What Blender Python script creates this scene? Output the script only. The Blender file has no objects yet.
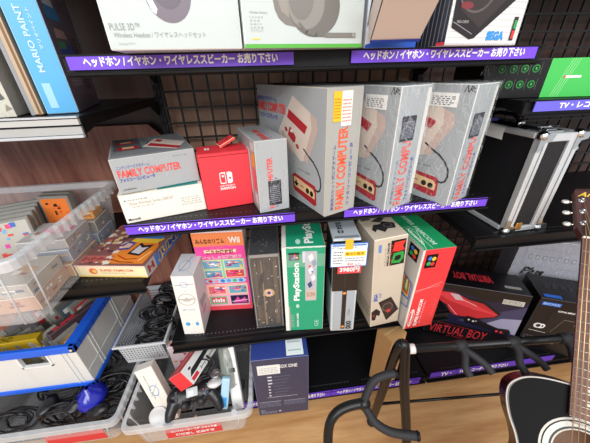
import bpy, bmesh, math, random
from mathutils import Vector, Matrix
rnd = random.Random(7)
SC = bpy.context.scene
COL = SC.collection
R = math.radians

# ------------------------------------------------------------------ materials
def lin(h):
    h = h.lstrip('#'); c = [int(h[i:i+2], 16)/255 for i in (0, 2, 4)]
    return tuple(((x/12.92) if x <= .04045 else ((x+.055)/1.055)**2.4) for x in c) + (1,)
_M = {}
def M(h, rough=.45, metal=0., alpha=1., noise=0., scale=30., bump=0., spec=.5, coat=0., trans=0.):
    key = (h, rough, metal, alpha, noise, scale, bump, spec, coat, trans)
    if key in _M: return _M[key]
    m = bpy.data.materials.new('surface'); m.use_nodes = True
    nt = m.node_tree; b = nt.nodes['Principled BSDF']
    b.inputs['Base Color'].default_value = lin(h)
    b.inputs['Roughness'].default_value = rough
    b.inputs['Metallic'].default_value = metal
    b.inputs['Alpha'].default_value = alpha
    b.inputs['Specular IOR Level'].default_value = spec
    b.inputs['Coat Weight'].default_value = coat
    b.inputs['Transmission Weight'].default_value = trans
    if noise or bump:
        tc = nt.nodes.new('ShaderNodeTexCoord'); n = nt.nodes.new('ShaderNodeTexNoise')
        n.inputs['Scale'].default_value = scale; n.inputs['Detail'].default_value = 4
        nt.links.new(tc.outputs['Object'], n.inputs['Vector'])
        if noise:
            mx = nt.nodes.new('ShaderNodeMix'); mx.data_type = 'RGBA'; mx.blend_type = 'MULTIPLY'
            mx.inputs[0].default_value = 1
            mx.inputs[6].default_value = lin(h)
            mr = nt.nodes.new('ShaderNodeMapRange')
            mr.inputs['From Min'].default_value = .3; mr.inputs['From Max'].default_value = .7
            mr.inputs['To Min'].default_value = 1-noise; mr.inputs['To Max'].default_value = 1+noise*.3
            nt.links.new(n.outputs['Fac'], mr.inputs['Value'])
            nt.links.new(mr.outputs['Result'], mx.inputs[7])
            nt.links.new(mx.outputs[2], b.inputs['Base Color'])
        if bump:
            bp = nt.nodes.new('ShaderNodeBump'); bp.inputs['Strength'].default_value = bump
            bp.inputs['Distance'].default_value = .01
            nt.links.new(n.outputs['Fac'], bp.inputs['Height']); nt.links.new(bp.outputs['Normal'], b.inputs['Normal'])
    _M[key] = m
    return m
def wood(c1, c2, scale=(14, 14, 1.2), rough=.4, detail=6):
    m = bpy.data.materials.new('wood'); m.use_nodes = True
    nt = m.node_tree; b = nt.nodes['Principled BSDF']
    tc = nt.nodes.new('ShaderNodeTexCoord'); mp = nt.nodes.new('ShaderNodeMapping')
    mp.inputs['Scale'].default_value = scale
    n = nt.nodes.new('ShaderNodeTexNoise'); n.inputs['Scale'].default_value = 3; n.inputs['Detail'].default_value = detail
    n.inputs['Roughness'].default_value = .65
    r = nt.nodes.new('ShaderNodeValToRGB'); r.color_ramp.elements[0].color = lin(c1); r.color_ramp.elements[1].color = lin(c2)
    r.color_ramp.elements[0].position = .34; r.color_ramp.elements[1].position = .66
    nt.links.new(tc.outputs['Object'], mp.inputs[0]); nt.links.new(mp.outputs[0], n.inputs['Vector'])
    nt.links.new(n.outputs['Fac'], r.inputs[0]); nt.links.new(r.outputs[0], b.inputs['Base Color'])
    b.inputs['Roughness'].default_value = rough
    return m
def wrapmat(a=.05):
    """thin crumpled clear film: mostly see-through with glossy creases"""
    m = bpy.data.materials.new('clear_film'); m.use_nodes = True
    nt = m.node_tree; nt.nodes.clear()
    o = nt.nodes.new('ShaderNodeOutputMaterial'); mix = nt.nodes.new('ShaderNodeMixShader')
    t = nt.nodes.new('ShaderNodeBsdfTransparent'); g = nt.nodes.new('ShaderNodeBsdfPrincipled')
    g.inputs['Base Color'].default_value = lin('#f4f6f8'); g.inputs['Roughness'].default_value = .12
    tc = nt.nodes.new('ShaderNodeTexCoord'); mp = nt.nodes.new('ShaderNodeMapping'); mp.inputs['Scale'].default_value = (1, 1, .45)
    v = nt.nodes.new('ShaderNodeTexNoise'); v.inputs['Scale'].default_value = 26; v.inputs['Detail'].default_value = 5
    v.inputs['Distortion'].default_value = 2.2
    bp = nt.nodes.new('ShaderNodeBump'); bp.inputs['Strength'].default_value = 1; bp.inputs['Distance'].default_value = .02
    nt.links.new(tc.outputs['Object'], mp.inputs[0]); nt.links.new(mp.outputs[0], v.inputs['Vector'])
    nt.links.new(v.outputs['Fac'], bp.inputs['Height']); nt.links.new(bp.outputs['Normal'], g.inputs['Normal'])
    # creases: narrow bands of the noise are more opaque
    a1 = nt.nodes.new('ShaderNodeMath'); a1.operation = 'SUBTRACT'; a1.inputs[1].default_value = .5
    a2 = nt.nodes.new('ShaderNodeMath'); a2.operation = 'ABSOLUTE'
    a3 = nt.nodes.new('ShaderNodeMapRange'); a3.inputs['From Min'].default_value = 0; a3.inputs['From Max'].default_value = .03
    a3.inputs['To Min'].default_value = .26; a3.inputs['To Max'].default_value = a
    nt.links.new(v.outputs['Fac'], a1.inputs[0]); nt.links.new(a1.outputs[0], a2.inputs[0]); nt.links.new(a2.outputs[0], a3.inputs['Value'])
    nt.links.new(a3.outputs[0], mix.inputs[0]); nt.links.new(t.outputs[0], mix.inputs[1]); nt.links.new(g.outputs[0], mix.inputs[2])
    nt.links.new(mix.outputs[0], o.inputs[0])
    return m
FILM = wrapmat(.02)
STEEL = M('#101013', .42, .0, spec=.3)
STEEL2 = M('#09090b', .5, spec=.25)
WIRE = M('#1c1a1c', .45)
CLEAR = M('#e4e8ec', .25, alpha=.24, spec=.6)
CLEAR_EDGE = M('#e2e6ea', .3, alpha=.5)
CABLE = M('#131316', .35)
CHROME = M('#dfe2e4', .18, 1.)
ALU = M('#d9dde0', .35, .45)
WHITE = M('#f2f2f0', .4)
BLACK = M('#08080a', .5, spec=.3)
RED = M('#e0323c', .45)
PURPLE = M('#7247d8', .4)
PURPLE_D = M('#5a2fc0', .4)

# ------------------------------------------------------------------ mesh builder
_T = {}
def text_tris(s, bold=.0):
    """2-D triangles of a text normalised to a unit box: (verts, tris, width/height)"""
    k = (s, bold)
    if k in _T: return _T[k]
    cu = bpy.data.curves.new('t', 'FONT'); cu.body = s; cu.size = 1; cu.resolution_u = 2; cu.offset = bold
    ob = bpy.data.objects.new('t', cu); COL.objects.link(ob)
    dg = bpy.context.evaluated_depsgraph_get()
    me = ob.evaluated_get(dg).to_mesh()
    vs = [(v.co.x, v.co.y) for v in me.vertices]; fs = [tuple(p.vertices) for p in me.polygons]
    ob.evaluated_get(dg).to_mesh_clear()
    bpy.data.objects.remove(ob); bpy.data.curves.remove(cu)
    x0 = min(v[0] for v in vs); x1 = max(v[0] for v in vs); y0 = min(v[1] for v in vs); y1 = max(v[1] for v in vs)
    vs = [((x-x0)/(x1-x0), (y-y0)/(y1-y0)) for x, y in vs]
    _T[k] = (vs, fs, (x1-x0)/(y1-y0))
    return _T[k]

class G:
    def __init__(s): s.v = []; s.f = []; s.m = []; s.mats = []; s.sm = []
    def mi(s, m):
        if m not in s.mats: s.mats.append(m)
        return s.mats.index(m)
    def add(s, vs, fs, m, smooth=False):
        o = len(s.v); s.v += [tuple(v) for v in vs]; k = s.mi(m)
        for f in fs: s.f.append(tuple(i+o for i in f)); s.m.append(k); s.sm.append(smooth)
    def poly(s, pts, m): s.add(pts, [tuple(range(len(pts)))], m)
    def box(s, x0, x1, y0, y1, z0, z1, m, bev=0, edge=None, mat=None):
        bm = bmesh.new(); bmesh.ops.create_cube(bm, size=1)
        for v in bm.verts: v.co = Vector(((x0+x1)/2+v.co.x*(x1-x0), (y0+y1)/2+v.co.y*(y1-y0), (z0+z1)/2+v.co.z*(z1-z0)))
        big = set()
        if bev:
            r = bmesh.ops.bevel(bm, geom=bm.edges[:], offset=bev, segments=2 if bev > .003 else 1, affect='EDGES', profile=.6)
            big = set(f.index for f in r['faces'])
            bm.faces.index_update(); big = set(f.index for f in r['faces'])
        bm.verts.index_update()
        vs = [(mat @ v.co) if mat else v.co.copy() for v in bm.verts]
        a = [tuple(v.index for v in f.verts) for f in bm.faces if f.index not in big]
        b = [tuple(v.index for v in f.verts) for f in bm.faces if f.index in big]
        o = len(s.v); s.v += [tuple(v) for v in vs]
        k = s.mi(m); ke = s.mi(edge or m)
        for f in a: s.f.append(tuple(i+o for i in f)); s.m.append(k); s.sm.append(False)
        for f in b: s.f.append(tuple(i+o for i in f)); s.m.append(ke); s.sm.append(False)
        bm.free()
    def tube(s, pts, r, m, n=8, closed=False, cap=True):
        pts = [Vector(p) for p in pts]; N = len(pts); rs = r if isinstance(r, (list, tuple)) else [r]*N
        rings = []; t0 = None; nrm = None
        for i, p in enumerate(pts):
            a = pts[(i-1) % N] if (closed or i > 0) else p; b = pts[(i+1) % N] if (closed or i < N-1) else p
            t = (b-a).normalized()
            if nrm is None: nrm = t.orthogonal().normalized()
            else:
                nrm = (nrm - t*nrm.dot(t))
                nrm = nrm.normalized() if nrm.length > 1e-6 else t.orthogonal().normalized()
            bn = t.cross(nrm)
            rings.append([p+(nrm*math.cos(2*math.pi*j/n)+bn*math.sin(2*math.pi*j/n))*rs[i] for j in range(n)])
        vs = [v for rr in rings for v in rr]; fs = []
        for i in range(N if closed else N-1):
            a = i*n; b = ((i+1) % N)*n
            for j in range(n): fs.append((a+j, a+(j+1) % n, b+(j+1) % n, b+j))
        if cap and not closed: fs += [tuple(range(n))[::-1], tuple(range((N-1)*n, N*n))]
        s.add(vs, fs, m, True)
    def prism(s, pts, z0, z1, m, mat=None, side=None):
        n = len(pts); vs = [Vector((x, y, z0)) for x, y in pts]+[Vector((x, y, z1)) for x, y in pts]
        if mat: vs = [mat @ v for v in vs]
        s.add(vs, [tuple(range(n))[::-1], tuple(range(n, 2*n))], m)
        s.add(vs, [(i, (i+1) % n, n+(i+1) % n, n+i) for i in range(n)], side or m)
    def ball(s, c, rx, ry, rz, m, mat=None, n=12):
        vs = []; fs = []
        for i in range(n//2+1):
            th = math.pi*i/(n//2)
            for j in range(n):
                ph = 2*math.pi*j/n
                v = Vector((c[0]+rx*math.sin(th)*math.cos(ph), c[1]+ry*math.sin(th)*math.sin(ph), c[2]+rz*math.cos(th)))
                vs.append(mat @ v if mat else v)
        for i in range(n//2):
            for j in range(n): fs.append((i*n+j, (i+1)*n+j, (i+1)*n+(j+1) % n, i*n+(j+1) % n))
        s.add(vs, fs, m, True)
    # flat art on a plane: fr = (origin, u, v) vectors for s in 0..1, t in 0..1
    def art(s, fr, pts, m, e=.0004):
        o, u, v = fr; n = u.cross(v).normalized()
        s.add([o+u*a+v*b+n*e for a, b in pts], [tuple(range(len(pts)))], m)
    def rect(s, fr, a0, b0, a1, b1, m, e=.0004): s.art(fr, [(a0, b0), (a1, b0), (a1, b1), (a0, b1)], m, e)
    def ell(s, fr, a, b, ra, rb, m, e=.0005, n=20, rot=0):
        s.art(fr, [(a+ra*math.cos(2*math.pi*k/n), b+rb*math.sin(2*math.pi*k/n)) for k in range(n)], m, e)
    def ring(s, fr, a, b, ra, rb, w, m, e=.0005, n=24):
        o, u, v = fr; nn = u.cross(v).normalized(); vs = []
        for k in range(n):
            c, q = math.cos(2*math.pi*k/n), math.sin(2*math.pi*k/n)
            vs += [o+u*(a+ra*c)+v*(b+rb*q)+nn*e, o+u*(a+ra*(1-w)*c)+v*(b+rb*(1-w)*q)+nn*e]
        s.add(vs, [(2*k, 2*((k+1) % n), 2*((k+1) % n)+1, 2*k+1) for k in range(n)], m)
    def line(s, fr, pts, w, m, e=.0006):
        """poly-line of width w metres"""
        o, u, v = fr; n = u.cross(v).normalized(); P = [o+u*a+v*b+n*e for a, b in pts]
        for i in range(len(P)-1):
            d = (P[i+1]-P[i]); 
            if d.length < 1e-6: continue
            d.normalize(); q = n.cross(d)*w/2; x = d*w*.3
            s.add([P[i]-q-x, P[i+1]-q+x, P[i+1]+q+x, P[i]+q-x], [(0, 1, 2, 3)], m)
    def text(s, fr, t, a0, b0, a1, b1, m, rot=0, bold=.0, e=.0008, shear=0, flip=False):
        vs, fs, _ = text_tris(t, bold); o, u, v = fr; n = u.cross(v).normalized(); P = []
        for x, y in vs:
            x = x+shear*(y-.5)
            if rot == 90: x, y = 1-y, x      # reads upwards
            elif rot == -90: x, y = y, 1-x   # reads downwards
            elif rot == 180: x, y = 1-x, 1-y
            if flip: y = 1-y
            P.append(o+u*(a0+(a1-a0)*x)+v*(b0+(b1-b0)*y)+n*e)
        s.add(P, fs, m)
    def lines_of_text(s, fr, a0, b0, a1, b1, n, m, seed=1, e=.0006):
        """small unreadable print rows"""
        r = random.Random(seed); h = (b1-b0)/n
        for i in range(n):
            x = a0
            while x < a1-.02:
                w = r.uniform(.02, .09)*(a1-a0)*2; w = min(w, a1-x)
                s.rect(fr, x, b0+i*h+h*.25, x+w, b0+i*h+h*.7, m, e); x += w+.012
            
    def build(s, name, parent=None, loc=None, mat=None, mods=None):
        me = bpy.data.meshes.new(name); me.from_pydata([tuple(v) for v in s.v], [], s.f)
        for m in s.mats: me.materials.append(m)
        me.polygons.foreach_set('material_index', s.m); me.polygons.foreach_set('use_smooth', s.sm); me.update()
        ob = bpy.data.objects.new(name, me); COL.objects.link(ob)
        if parent: ob.parent = parent
        if mat is not None: ob.matrix_world = mat
        elif loc is not None: ob.location = loc
        return ob

def tag(o, label, cat, group=None, kind=None):
    if label: o['label'] = label
    if cat: o['category'] = cat
    if group: o['group'] = group
    if kind: o['kind'] = kind
    return o
def empty(name, mat=None, loc=None):
    o = bpy.data.objects.new(name, None); o.empty_display_size = .05; COL.objects.link(o)
    if mat is not None: o.matrix_world = mat
    elif loc is not None: o.location = loc
    return o
def frame(x, y, z, yaw, lean=0, roll=0):
    yaw, lean, roll = R(yaw), R(lean), R(roll)
    a = Vector((math.cos(yaw), math.sin(yaw), 0)); b = Vector((-math.sin(yaw), math.cos(yaw), 0)); c = Vector((0, 0, 1))
    c2 = c*math.cos(lean)+b*math.sin(lean); b2 = b*math.cos(lean)-c*math.sin(lean)
    a3 = a*math.cos(roll)-c2*math.sin(roll); c3 = c2*math.cos(roll)+a*math.sin(roll)
    m = Matrix.Identity(4)
    for i in range(3): m[i][0], m[i][1], m[i][2], m[i][3] = a3[i], b2[i], c3[i], (x, y, z)[i]
    return m
def axes(o, x, y, z):
    m = Matrix.Identity(4)
    for i in range(3): m[i][0], m[i][1], m[i][2], m[i][3] = x[i], y[i], z[i], o[i]
    return m
def faces(w, d, h):
    V = Vector
    return {'F': (V((0, 0, 0)), V((w, 0, 0)), V((0, 0, h))), 'L': (V((0, d, 0)), V((0, -d, 0)), V((0, 0, h))),
            'R': (V((w, 0, 0)), V((0, d, 0)), V((0, 0, h))), 'T': (V((0, 0, h)), V((w, 0, 0)), V((0, d, 0)))}
class Carton:
    """a printed carton: local x right, y back, z up, origin at its front lower left corner"""
    def __init__(s, dims, base, edge=None, bev=.0014, lean=0, roll=0):
        s.x, s.y, s.z, s.yaw, s.w, s.d, s.h = dims; s.lean, s.roll = lean, roll
        s.g = G(); s.g.box(0, s.w, 0, s.d, 0, s.h, base, bev, edge)
        fr = faces(s.w, s.d, s.h); s.F, s.L, s.R, s.T = fr['F'], fr['L'], fr['R'], fr['T']
    def done(s, name, label, cat='box', group=None):
        s.o = s.g.build(name, mat=frame(s.x, s.y, s.z, s.yaw, s.lean, s.roll)); tag(s.o, label, cat, group)
        return s.o
    def part(s, g, name, label=None):
        p = g.build(name, parent=s.o)
        if label: p['label'] = label
        return p
    def film(s, e=.0025, name='plastic_wrap'):
        g = G(); n = 9
        # a slightly crumpled sleeve around the carton
        r = random.Random(int(s.x*1e4)); w, d, h = s.w, s.d, s.h
        for fr, sg in ((s.F, 1), (s.L, 1), (s.R, 1), (s.T, 1)):
            o, u, v = fr; nn = u.cross(v).normalized(); vs = []
            for i in range(n+1):
                for j in range(n+1):
                    k = 0 if i in (0, n) or j in (0, n) else r.uniform(-.0012, .002)
                    a = -.01+1.02*i/n; b = -.0+1.01*j/n
                    vs.append(o+u*a+v*b+nn*(e+k))
            g.add(vs, [(i*(n+1)+j, (i+1)*(n+1)+j, (i+1)*(n+1)+j+1, i*(n+1)+j+1) for i in range(n) for j in range(n)], FILM, True)
        return s.part(g, name, 'crumpled clear plastic wrap')

# ------------------------------------------------------------------ levels
Z1, Z2, Z3, Z4, ZF = .032, -.300, -.718, -1.088, -1.2
LU, LL, RT, RC = -.064, -.465, -.070, -.430
XL, XR = -.333, .581
BACK = .45

# ------------------------------------------------------------------ setting
g = G(); g.box(-2.2, 2.6, -2.6, .6, ZF-.03, ZF, wood('#c08a58', '#dcae78', (1.2, 12, 12), .38))
fl = g.build('floor'); fl['kind'] = 'structure'
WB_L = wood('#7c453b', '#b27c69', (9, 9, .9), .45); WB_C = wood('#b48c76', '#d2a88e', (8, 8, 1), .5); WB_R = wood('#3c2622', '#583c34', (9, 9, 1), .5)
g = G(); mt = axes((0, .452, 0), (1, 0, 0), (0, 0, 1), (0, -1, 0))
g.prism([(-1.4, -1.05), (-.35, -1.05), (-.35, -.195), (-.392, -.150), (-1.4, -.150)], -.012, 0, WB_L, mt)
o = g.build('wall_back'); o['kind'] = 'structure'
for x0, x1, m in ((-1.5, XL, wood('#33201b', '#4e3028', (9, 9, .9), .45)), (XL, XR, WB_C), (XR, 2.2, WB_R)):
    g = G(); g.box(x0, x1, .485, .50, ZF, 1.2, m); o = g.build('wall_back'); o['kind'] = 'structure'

# ------------------------------------------------------------------ gondola shelving
STRIP = 'ヘッドホン / イヤホン・ワイヤレススピーカー お売り下さい'
def strip(parent, x0, x1, z0, z1, txt, ta, tb, m=PURPLE, y=-.0135, flipped=False):
    g = G(); g.box(x0, x1, y, y+.002, z0, z1, m)
    fr = (Vector((x0, y, z0)), Vector((x1-x0, 0, 0)), Vector((0, 0, z1-z0)))
    if txt: g.text(fr, txt, ta, .17, tb, .86, WHITE, bold=.04, e=.0006, rot=180 if flipped else 0)
    return g.build('label_strip', parent)
def shelf(name_label, x0, x1, z, depth=.43, lip=.025, rail='black', strips=(), lipm=None, bracket=True):
    root = empty('shelf', loc=(0, 0, 0)); tag(root, name_label, 'shelf', 'steel display shelves')
    g = G(); g.box(x0, x1, 0, depth, z-.012, z-.0005, STEEL, .001)
    n = int((x1-x0)/.012)
    for i in range(n):
        if i % 24 in (0, 1, 2, 3): continue
        x = x0+.02+i*.012
        if x > x1-.02: break
        g.add([(x, .014, z-.0002), (x+.004, .014, z-.0002), (x+.004, .018, z-.0002), (x, .018, z-.0002)], [(0, 1, 2, 3)], M('#55555c', .4))
    g.build('deck', root)
    g = G(); lm = lipm or STEEL
    g.box(x0, x1, -.006, .0, z-lip-.008, z, lm, .001)
    g.box(x0, x1, -.015, -.006, z-lip-.006, z-lip-.001, STEEL2 if rail == 'black' else M('#b9bcc0', .4), .001)
    g.box(x0, x1, -.014, -.006, z-.002, z+.001, STEEL2 if rail == 'black' else M('#b9bcc0', .4))
    if rail == 'ridged':
        g.box(x0+.001, x1-.001, -.0105, -.006, z-lip, z-lip*.56, M('#a9aaa8', .4)); g.box(x0+.001, x1-.001, -.012, -.006, z-lip*.44, z-.004, M('#b6b7b4', .4))
    g.build('price_rail', root)
    if bracket:
        for x in (x0+.001, x1-.004):
            g = G(); mt = axes((x, 0, 0), (0, 1, 0), (0, 0, 1), (1, 0, 0))
            g.prism([(0.004, z-.012), (0.004, z-lip), (.05, z-.022), (.37, z-.022), (.43, z-.055), (.445, z-.055), (.445, z-.012)], 0, .003, STEEL, mt)
            g.build('bracket', root)
    for a in strips: strip(root, *a)
    return root
z = Z1
shelf('black steel shelf holding the white headset boxes, centre top', XL+.005, XR-.004, z, strips=[
    (-.318, .069, z-.022, z+.001, STRIP, .065, .925), (.178, .560, z-.022, z+.001, STRIP, .06, .93)])
g = G()
z = Z2
shelf('black steel shelf under the grey and red game console boxes', XL+.005, XR-.004, z, strips=[
    (-.327, .063, z-.022, z+.002, STRIP, .07, .925), (.186, .566, z-.022, z+.002, STRIP, .06, .93)])
z = Z3
shelf('black steel shelf with an empty rail under the green upright console box', XL+.006, XR-.004, z, lip=.03)
z = Z4
shelf('low black base shelf behind the dark blue console box', XL+.006, XR-.004, z, lip=.03, strips=[
    (-.161, .184, z-.028, z+.009, STRIP, .06, .93, PURPLE_D), (.186, .548, z-.028, z+.009, STRIP, .06, .9, PURPLE_D)])
shelf('grey railed shelf under the blue software box at upper left', -1.25, XL-.004, LU, rail='ridged', lip=.032)
shelf('black steel shelf under the clear bin of game cases at left', -1.25, XL-.004, LL, lip=.03)
shelf('low base shelf under the clear storage bins at left', -1.25, XL-.004, Z4, lip=.03)
shelf('black shelf holding the black and green long box at right', XR+.004, 1.55, RT, lip=.03, strips=[
    (.602, 1.0, RT-.023, RT-.001, 'TV・レコーダー お売り下さい', .15, .78, M('#6a63dc', .4))])
shelf('black steel shelf under the black flight case', XR+.004, 1.55, RC, lip=.034)
z = Z4
shelf('low base shelf under the red and black console box at right', XR+.004, 1.55, z, lip=.03, strips=[
    (.588, .70, z-.006, z+.028, 'TV・', .4, .8, PURPLE_D), (.702, 1.13, z-.004, z+.032, 'TV・レコーダー お売り下さい', .02, .52, PURPLE_D)])
for x0, x1, z, lb in ((XL+.005, XR-.004, .335, 'unseen black steel shelf added above the headset boxes to shade the centre unit'), (-1.25, XL-.004, .325, 'unseen black steel shelf added above the blue software box to shade the left unit'), (XR+.004, 1.55, .30, 'unseen black steel shelf added above the black and green box to shade the right unit')):
    shelf(lb, x0, x1, z)  # out-of-view shelves, added to block light and darken the top compartments
# kick plates and posts
for x0, x1, lb in ((-1.25, XL-.004, 'black kick plate below the left base shelf'), (XL+.004, XR-.004, 'black kick plate below the centre base shelf'), (XR+.004, 1.55, 'black kick plate below the right base shelf')):
    g = G(); g.box(x0, x1, .03, .04, ZF, Z4-.013, STEEL); tag(g.build('kick_plate'), lb, 'kick plate', 'shelf kick plates')
for x, lb in ((XL, 'slotted black shelf post between the left and centre units'), (XR, 'slotted black shelf post between the centre and right units')):
    g = G(); g.box(x-.012, x+.012, .446, .484, ZF, 1.1, STEEL, .002)
    for k in range(80):
        zz = ZF+.05+k*.028
        g.box(x-.0085, x-.0045, .4452, .4458, zz, zz+.014, M('#3a3638', .5)); g.box(x+.0045, x+.0085, .4452, .4458, zz, zz+.014, M('#3a3638', .5))
    tag(g.build('shelf_post'), lb, 'post', 'shelf posts')
def mesh_panel(x0, x1, z0, z1, y, lb, sx=.0495, r=.0031):
    g = G(); x = x0
    while x <= x1: g.box(x-r, x+r, y-r, y+r, z0, z1, WIRE); x += sx
    zz = z0
    while zz <= z1: g.box(x0, x1, y-2*r, y, zz-r, zz+r, WIRE); zz += .0485
    tag(g.build('wire_mesh_panel'), lb, 'wire mesh', 'black wire mesh back panels')
mesh_panel(-.31, .56, Z4+.02, Z1+.24, .425, 'black wire mesh panel behind the console boxes, centre unit')
mesh_panel(XR+.024, 1.5, Z4+.02, .26, .425, 'black wire mesh panel behind the flight case, right unit')

# ------------------------------------------------------------------ helpers for stickers
def sticker(c, fr, a0, b0, a1, b1, m=WHITE, name='price_sticker', label=None, e=.0016, band=None, ink='#55585e', seed=3, rows=4):
    g = G(); o, u, v = fr; n = u.cross(v).normalized()
    P = [(a0, b0), (a1, b0), (a1, b1), (a0, b1)]
    vs = [o+u*a+v*b+n*(e-.0009) for a, b in P]+[o+u*a+v*b+n*e for a, b in P]
    g.add(vs, [(4, 5, 6, 7), (0, 1, 5, 4), (1, 2, 6, 5), (2, 3, 7, 6), (3, 0, 4, 7)], m)
    if band: g.rect(fr, a0, b1-(b1-b0)*.16, a1, b1, M(band), e+.0003)
    if rows: g.lines_of_text(fr, a0+(a1-a0)*.08, b0+(b1-b0)*.1, a1-(a1-a0)*.08, b0+(b1-b0)*.8, rows, M(ink), seed, e+.0004)
    return c.part(g, name, label)

# ------------------------------------------------------------------ middle shelf
GREY = M('#a6abae', .42, noise=.05, scale=14); GREY_E = M('#c2bfb8', .6)
FRED = M('#e5524c', .5); FBLUE = M('#3b48a8', .5); CREAM = M('#d9cbbf', .5); CREAM2 = M('#c3aea4', .5)
DRED = M('#b3262e', .45); TAN = M('#d9b98a', .5); DK = M('#26262a', .4)

# white flat box under the lying one
c = Carton((-.3252, -.0015, Z2, 16, .179, .2, .070), M('#ece7dc', .5, noise=.05, scale=12), M('#d6cfbf', .6))
c.g.ell(c.F, .06, .80, .012, .035, M('#5f9ea0')); c.g.lines_of_text(c.F, .09, .76, .34, .84, 1, M('#9a978e'), 4)
c.g.text(c.F, 'Xbox Wireless Series 2000 BT', .09, .62, .62, .73, M('#a9a69c')); c.g.lines_of_text(c.F, .12, .52, .40, .58, 1, M('#b5b1a5'), 5)
c.g.text(c.F, 'Microsoft', .03, .09, .17, .18, BLACK, bold=.02)
c.g.lines_of_text(c.F, .70, .30, .95, .62, 4, M('#bab6ac'), 9)
c.g.rect(c.T, 0, 0, 1, 1, M('#e9e4d8')); c.g.rect(c.T, .45, .0, .95, .10, M('#2b8f8f'), .0008)
c.done('flat_box', 'flat white box underneath the lying grey box with red lettering')
# lying grey famicom box
c = Carton((-.3164, -.0026, -.2275, 22.2, .170, .213, .078), GREY, GREY_E)
c.g.text(c.F, 'ニンテンドービデオゲーム', .05, .70, .42, .80, FBLUE); c.g.text(c.F, 'FAMILY COMPUTER', .045, .46, .79, .68, FRED, bold=.03)
c.g.text(c.F, 'ファミリーコンピュータ', .045, .34, .45, .45, FBLUE, bold=.03); c.g.text(c.F, '任天堂株式会社', .05, .10, .20, .15, DK)
c.g.lines_of_text(c.F, .72, .84, .92, .88, 1, M('#777b80'), 2)
# console picture on the lid
c.g.rect(c.T, .02, .04, .98, .98, M('#7d8186', .4), .0002); c.g.art(c.T, [(.04, .30), (.40, .30), (.36, .92), (.06, .92)], M('#5c5f66', .4), .0003)
c.g.art(c.T, [(.40, .40), (.60, .80), (.98, .42), (.80, .08)], CREAM, .0005); c.g.art(c.T, [(.46, .42), (.52, .54), (.88, .18), (.82, .10)], DRED, .0009)
c.g.art(c.T, [(.58, .62), (.63, .72), (.70, .64), (.65, .54)], DRED, .0009)
c.g.art(c.T, [(.06, .78), (.30, .80), (.32, .66), (.08, .62)], DRED, .0005); c.g.art(c.T, [(.12, .75), (.26, .76), (.27, .69), (.13, .67)], TAN, .0009)
c.g.art(c.T, [(.10, .50), (.34, .50), (.35, .34), (.10, .32)], DRED, .0005); c.g.art(c.T, [(.15, .47), (.29, .47), (.30, .38), (.15, .37)], TAN, .0009)
c.g.line(c.T, [(.32, .72), (.42, .78), (.5, .66), (.46, .5)], .0022, DK); c.g.line(c.T, [(.34, .42), (.4, .30), (.48, .30)], .0022, DK)
c.g.art(c.T, [(.0, .0), (1, .0), (1, .06), (0, .06)], M('#8d9196'), .0003)
c.done('game_console_box', 'grey box with red lettering lying flat on a white box')
g = G()
for k in range(3):
    o, u, v = c.F; nn = u.cross(v).normalized(); n = 8; r = random.Random(k+4); vs = []
    a0 = (.34, .44, .50)[k]; a1 = a0+(.22, .20, .16)[k]; b0 = (.38, .30, .48)[k]; b1 = b0+(.5, .42, .4)[k]
    for i in range(n+1):
        for j in range(n+1):
            vs.append(o+u*(a0+(a1-a0)*i/n+r.uniform(-.01, .01))+v*(b0+(b1-b0)*j/n)+nn*(.0014+k*.0003+r.uniform(0, .0016)))
    g.add(vs, [(i*(n+1)+j, (i+1)*(n+1)+j, (i+1)*(n+1)+j+1, i*(n+1)+j+1) for i in range(n) for j in range(n)], FILM, True)
c.part(g, 'tape', 'crumpled clear tape')

# red switch box
SWR = M('#ea3a46', .42)
c = Carton((-.1503, .0391, Z2, 11.9, .117, .078, .140), SWR, M('#c22a34', .5))
W_ = WHITE
c.g.art(c.F, [(.36, .475), (.385, .455), (.48, .455), (.48, .66), (.385, .66), (.36, .64)], W_); c.g.art(c.F, [(.375, .49), (.395, .475), (.465, .475), (.465, .64), (.395, .64), (.375, .63)], SWR, .0008)
c.g.ell(c.F, .425, .595, .022, .018, W_, .0011)
c.g.art(c.F, [(.51, .455), (.585, .455), (.615, .475), (.615, .64), (.585, .66), (.51, .66)], W_); c.g.ell(c.F, .565, .55, .024, .02, SWR, .0011)
c.g.text(c.F, 'NINTENDO', .34, .405, .65, .43, W_, bold=.02); c.g.text(c.F, 'SWITCH', .34, .345, .65, .39, W_, bold=.04)
c.g.rect(c.T, .16, .42, .20, .66, W_); c.g.rect(c.T, .215, .42, .255, .66, W_)
c.done('game_console_box', 'red box with a white controller logo between grey boxes')
g = G(); mt = frame(.058, .030, .140, 10) @ Matrix.Rotation(R(-24), 4, 'Y'); g.box(0, .042, 0, .034, .002, .008, SWR, .001, M('#e9cfa0'), mt)
fr = (mt @ Vector((0, 0, .008)), mt.to_3x3() @ Vector((.05, 0, 0)), mt.to_3x3() @ Vector((0, .035, 0))); g.text(fr, 'ー', .45, .4, .6, .6, M('#8a1820'))
c.part(g, 'lid_flap', 'torn-up red lid flap')
g = G(); g.box(0.002, .115, -.0012, .0, .132, .1335, M('#8d1c26')); c.part(g, 'lid_seam')

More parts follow.
